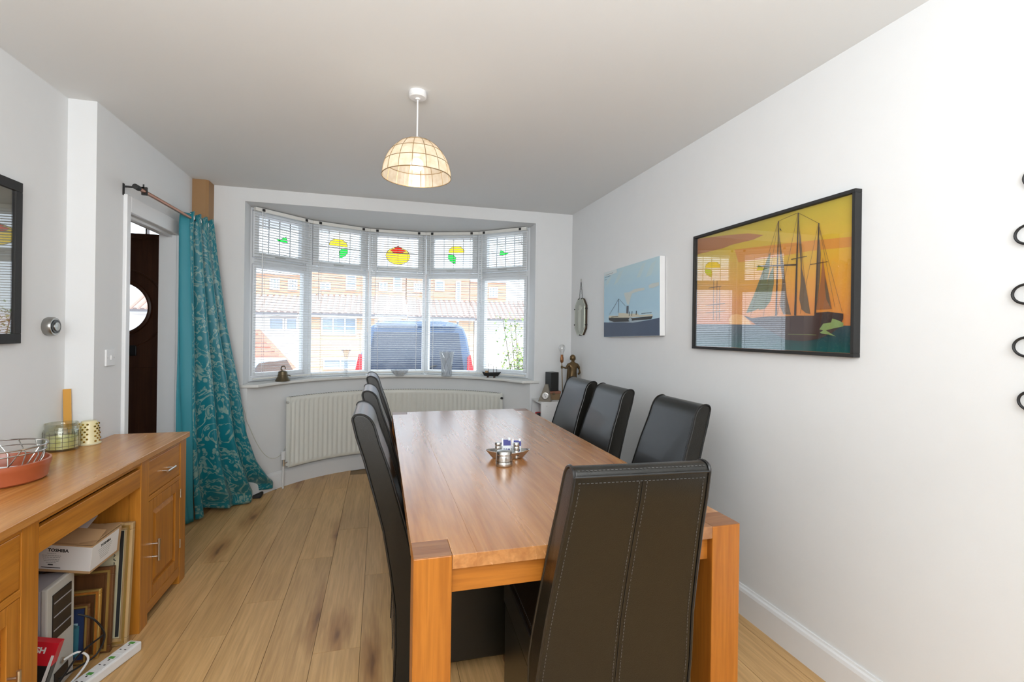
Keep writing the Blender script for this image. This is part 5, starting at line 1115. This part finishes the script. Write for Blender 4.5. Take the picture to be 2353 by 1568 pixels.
# figurine lamp
fl_ = thing('figurine_lamp', 'bronze figurine lamp, a robed man holding a pole with a clear bulb', 'lamp', (1.648, 3.955, ZS), 0)
M['bronze'] = mat('old_bronze', (.16, .105, .05), .4, .75, var=.35, bscale=50)
obj('plinth', MB().lathe([(0, 0), (.062, 0), (.062, .012), (.054, .022), (.050, .03), (0, .03)], 28, cap=False, sx=1, sy=.8), 'bronze', fl_, smooth=True)
def figure():
    V = [((0, 0, .205), .030), ((0, 0, .245), .036), ((0, 0, .285), .040), ((0, 0, .318), .030), ((0, -.002, .336), .012), ((0, -.004, .352), .019), ((0, -.004, .373), .021), ((0, -.002, .392), .012),
         ((-.040, 0, .312), .018), ((-.066, -.012, .282), .012), ((-.092, -.018, .290), .008), ((-.106, -.020, .293), .008),
         ((.040, 0, .310), .019), ((.068, -.004, .272), .014), ((.058, -.022, .238), .011), ((.036, -.034, .232), .010),
         ((-.018, 0, .17), .026), ((-.020, -.004, .10), .018), ((-.022, 0, .042), .012), ((-.024, -.026, .036), .010),
         ((.020, 0, .17), .026), ((.024, .002, .10), .018), ((.026, .006, .042), .012), ((.030, -.020, .036), .010)]
    E_ = [(0, 1), (1, 2), (2, 3), (3, 4), (4, 5), (5, 6), (6, 7), (3, 8), (8, 9), (9, 10), (10, 11), (3, 12), (12, 13), (13, 14), (14, 15), (0, 16), (16, 17), (17, 18), (18, 19), (0, 20), (20, 21), (21, 22), (22, 23)]
    me = bpy.data.meshes.new('body'); me.from_pydata([v for v, r_ in V], E_, []); me.materials.append(M['bronze'])
    o = bpy.data.objects.new('body', me); C.objects.link(o); o.parent = fl_
    md = o.modifiers.new('skin', 'SKIN'); md.use_smooth_shade = True
    for i, (v, r_) in enumerate(V): me.skin_vertices[0].data[i].radius = (r_, r_*.85)
    me.skin_vertices[0].data[0].use_root = True
    s2 = o.modifiers.new('sub', 'SUBSURF'); s2.levels = 2; s2.render_levels = 2
    return o
fb = figure()
obj('hood', MB().lathe([(.024, -.018), (.0255, .0), (.022, .016), (.012, .026), (.001, .029)], 20, c=(0, .003, .372), cap=False), 'bronze', fl_, smooth=True, solid=.002)
obj('tunic', MB().lathe([(.034, .095), (.031, .02), (.036, .0), (.046, -.035), (.052, -.075)], 24, c=(0, 0, .195), cap=False, sy=.8), 'bronze', fl_, smooth=True, solid=.003)
obj('cloak', MB().grid(lambda u, v: ((u-.5)*(.08+.035*v)+.004, .026+.012*math.cos((u-.5)*PI)+.004*math.sin(u*20), .318-.24*v), 18, 10), 'bronze', fl_, smooth=True, solid=.004)
obj('nose', MB().ball((0, -.0245, .366), .004, 8), 'bronze', fb)
for k in range(4): obj('finger', MB().tube([(-.104, -.030, .284+.006*k), (-.115, -.030, .284+.006*k), (-.119, -.021, .284+.006*k), (-.113, -.013, .285+.006*k)], .0030, 6), 'bronze', fb, smooth=True)
obj('thumb', MB().tube([(-.103, -.014, .288), (-.113, -.014, .296), (-.117, -.022, .302)], .0032, 6), 'bronze', fb, smooth=True)
obj('pole', MB().cyl((-.100, -.022, .004), (-.1125, -.022, .335), .0042, 8), 'bronze', fl_, smooth=True); obj('pole_foot', MB().lathe([(0, 0), (.018, 0), (.014, .006), (.006, .010), (0, .01)], 16, c=(-.100, -.022, 0), cap=False), 'bronze', fl_, smooth=True)
obj('lamp_socket', MB().lathe([(0, .330), (.010, .332), (.015, .345), (.015, .372), (.011, .392), (.012, .402), (0, .402)], 20, c=(-.1125, -.022, 0), cap=False), mat('copper_socket', (.28, .12, .05), .35, .8), fl_, smooth=True)
bu = obj('bulb', MB().lathe([(.010, .402), (.013, .418), (.024, .438), (.0295, .458), (.026, .478), (.014, .490), (.001, .493)], 24, c=(-.1125, -.022, 0), cap=False), glass('bulb_glass', (.93, .93, .93), .10, .02, fac=.5), fl_, smooth=True)
obj('filament_stem', MB().lathe([(.009, .402), (.011, .43), (.009, .452), (0, .455)], 14, c=(-.1125, -.022, 0), cap=False), 'white', bu, smooth=True)

# ---------------------------------------------------------------- table centre
TT = TZ+.0006
ty_ = thing('metal_tray', 'small boat-shaped metal tray on the dining table', 'tray', (.560, 2.085, TT), rad(-10))
def tray():
    mb = MB(); n = 40; out = []; 
    rings = [(0.0, .062, .030, .0), (0, .070, .034, .0015), (0, .100, .050, .030), (0, .097, .0475, .031), (0, .068, .032, .004), (0, .0, .0, .003)]
    vs = []
    for (_, a, b, z) in rings:
        for i in range(n): t = 2*PI*i/n; k = abs(math.cos(t))**1.5; vs.append((a*math.cos(t)*(1+.0*k), b*math.sin(t)*(1-.35*k), z+(.006*k if z > .02 else 0)))
    fs = [(j*n+i, j*n+(i+1) % n, (j+1)*n+(i+1) % n, (j+1)*n+i) for j in range(len(rings)-1) for i in range(n)]+[tuple(range(n))[::-1]]
    return mb._add(vs, fs)
ty_m = obj('tray_body', tray(), 'steel', ty_, smooth=True)
obj('rim', MB().tube([(.0985*math.cos(t), .0487*math.sin(t)*(1-.35*abs(math.cos(t))**1.5), .0305+.006*abs(math.cos(t))**1.5) for t in [2*PI*i/40 for i in range(40)]], .0012, 5, True), 'chrome', ty_, smooth=True)
def shaker(x_, y_, lab):
    t = thing('shaker', lab, 'shaker', (x_, y_, TT+.0045), group='steel shakers on the tray')
    obj('body', MB().lathe([(0, 0), (.0135, 0), (.0140, .004), (.0140, .030), (.0125, .033), (.0140, .036), (.0140, .048), (.0125, .051), (.0140, .054), (.0145, .062), (.012, .067), (0, .068)], 24, cap=False), 'steel', t, smooth=True)
    obj('band', MB().lathe([(.0142, .012), (.0146, .013), (.0146, .018), (.0142, .019)], 24, cap=False), 'black', t)
shaker(.515, 2.085, 'steel shaker at the left end of the boat-shaped tray'); shaker(.592, 2.058, 'steel shaker at the right, in front of the blue-roofed ornaments')
M['porc'] = mat('white_porcelain', (.80, .84, .86), .2, coat=.5); M['cobalt'] = mat('cobalt_blue', (.03, .035, .22), .25, coat=.5)
def delft(x_, y_, rz_, lab, h_):
    t = thing('porcelain_house', lab, 'ornament', (x_, y_, TT+.0045), rz_, group='blue and white porcelain houses on the tray')
    w_, d_ = .019, .015
    bx('walls', (-w_, w_, -d_, d_, 0, h_*.62), 'porc', t, .0008)
    obj('roof', MB().prism([(-d_-.001, h_*.62), (d_+.001, h_*.62), (0.002, h_*.90), (-.002, h_*.90)], -w_-.0005+.005, w_+.0005, 'x'), 'cobalt', t)
    obj('gable', MB().prism([(-d_-.001, h_*.60), (d_+.001, h_*.60), (d_*.7, h_*.78), (.004, h_*.97), (-.004, h_*.97), (-d_*.7, h_*.78)], -w_-.001, -w_+.0045, 'x'), 'porc', t, bevel=.0005)
    bx('chimney', (w_-.010, w_-.001, -.004, .004, h_*.78, h_), 'porc', t)
    for x__ in (-.011, .0, .011): bx('window', (x__-.0035, x__+.0035, -d_-.0006, -d_, h_*.30, h_*.45), 'cobalt', t)
    bx('door', (-.004, .003, -d_-.0006, -d_, .001, h_*.22), 'cobalt', t)
    for z in (.35, .5, .7): bx('gable_window', (-w_-.0016, -w_-.001, -.004, .004, h_*z-.004, h_*z+.004), 'cobalt', t)
delft(.5555, 2.098, rad(-8), 'taller blue-roofed porcelain house on the tray, left one', .082); delft(.604, 2.094, rad(-14), 'shorter blue-roofed porcelain house on the tray, right one', .077)
pt = thing('lidded_pot', 'squat brushed steel lidded pot in front of the tray', 'pot', (.512, 1.965, TT))
obj('body', MB().lathe([(0, 0), (.033, 0), (.0355, .003), (.0355, .014), (.0345, .016), (.0350, .030), (.0335, .042), (.0325, .046), (0, .046)], 36, cap=False), 'steel', pt, smooth=True)
obj('lid', MB().lathe([(.0330, .0455), (.0335, .049), (.0325, .055), (.029, .062), (.018, .065), (0, .066)], 36, cap=False), 'steel', pt, smooth=True)
obj('hinge_band', MB().tube([(.0352*math.cos(a), .0352*math.sin(a), .022) for a in [2*PI*i/36 for i in range(36)]], .0012, 5, True), 'brass', pt, smooth=True)
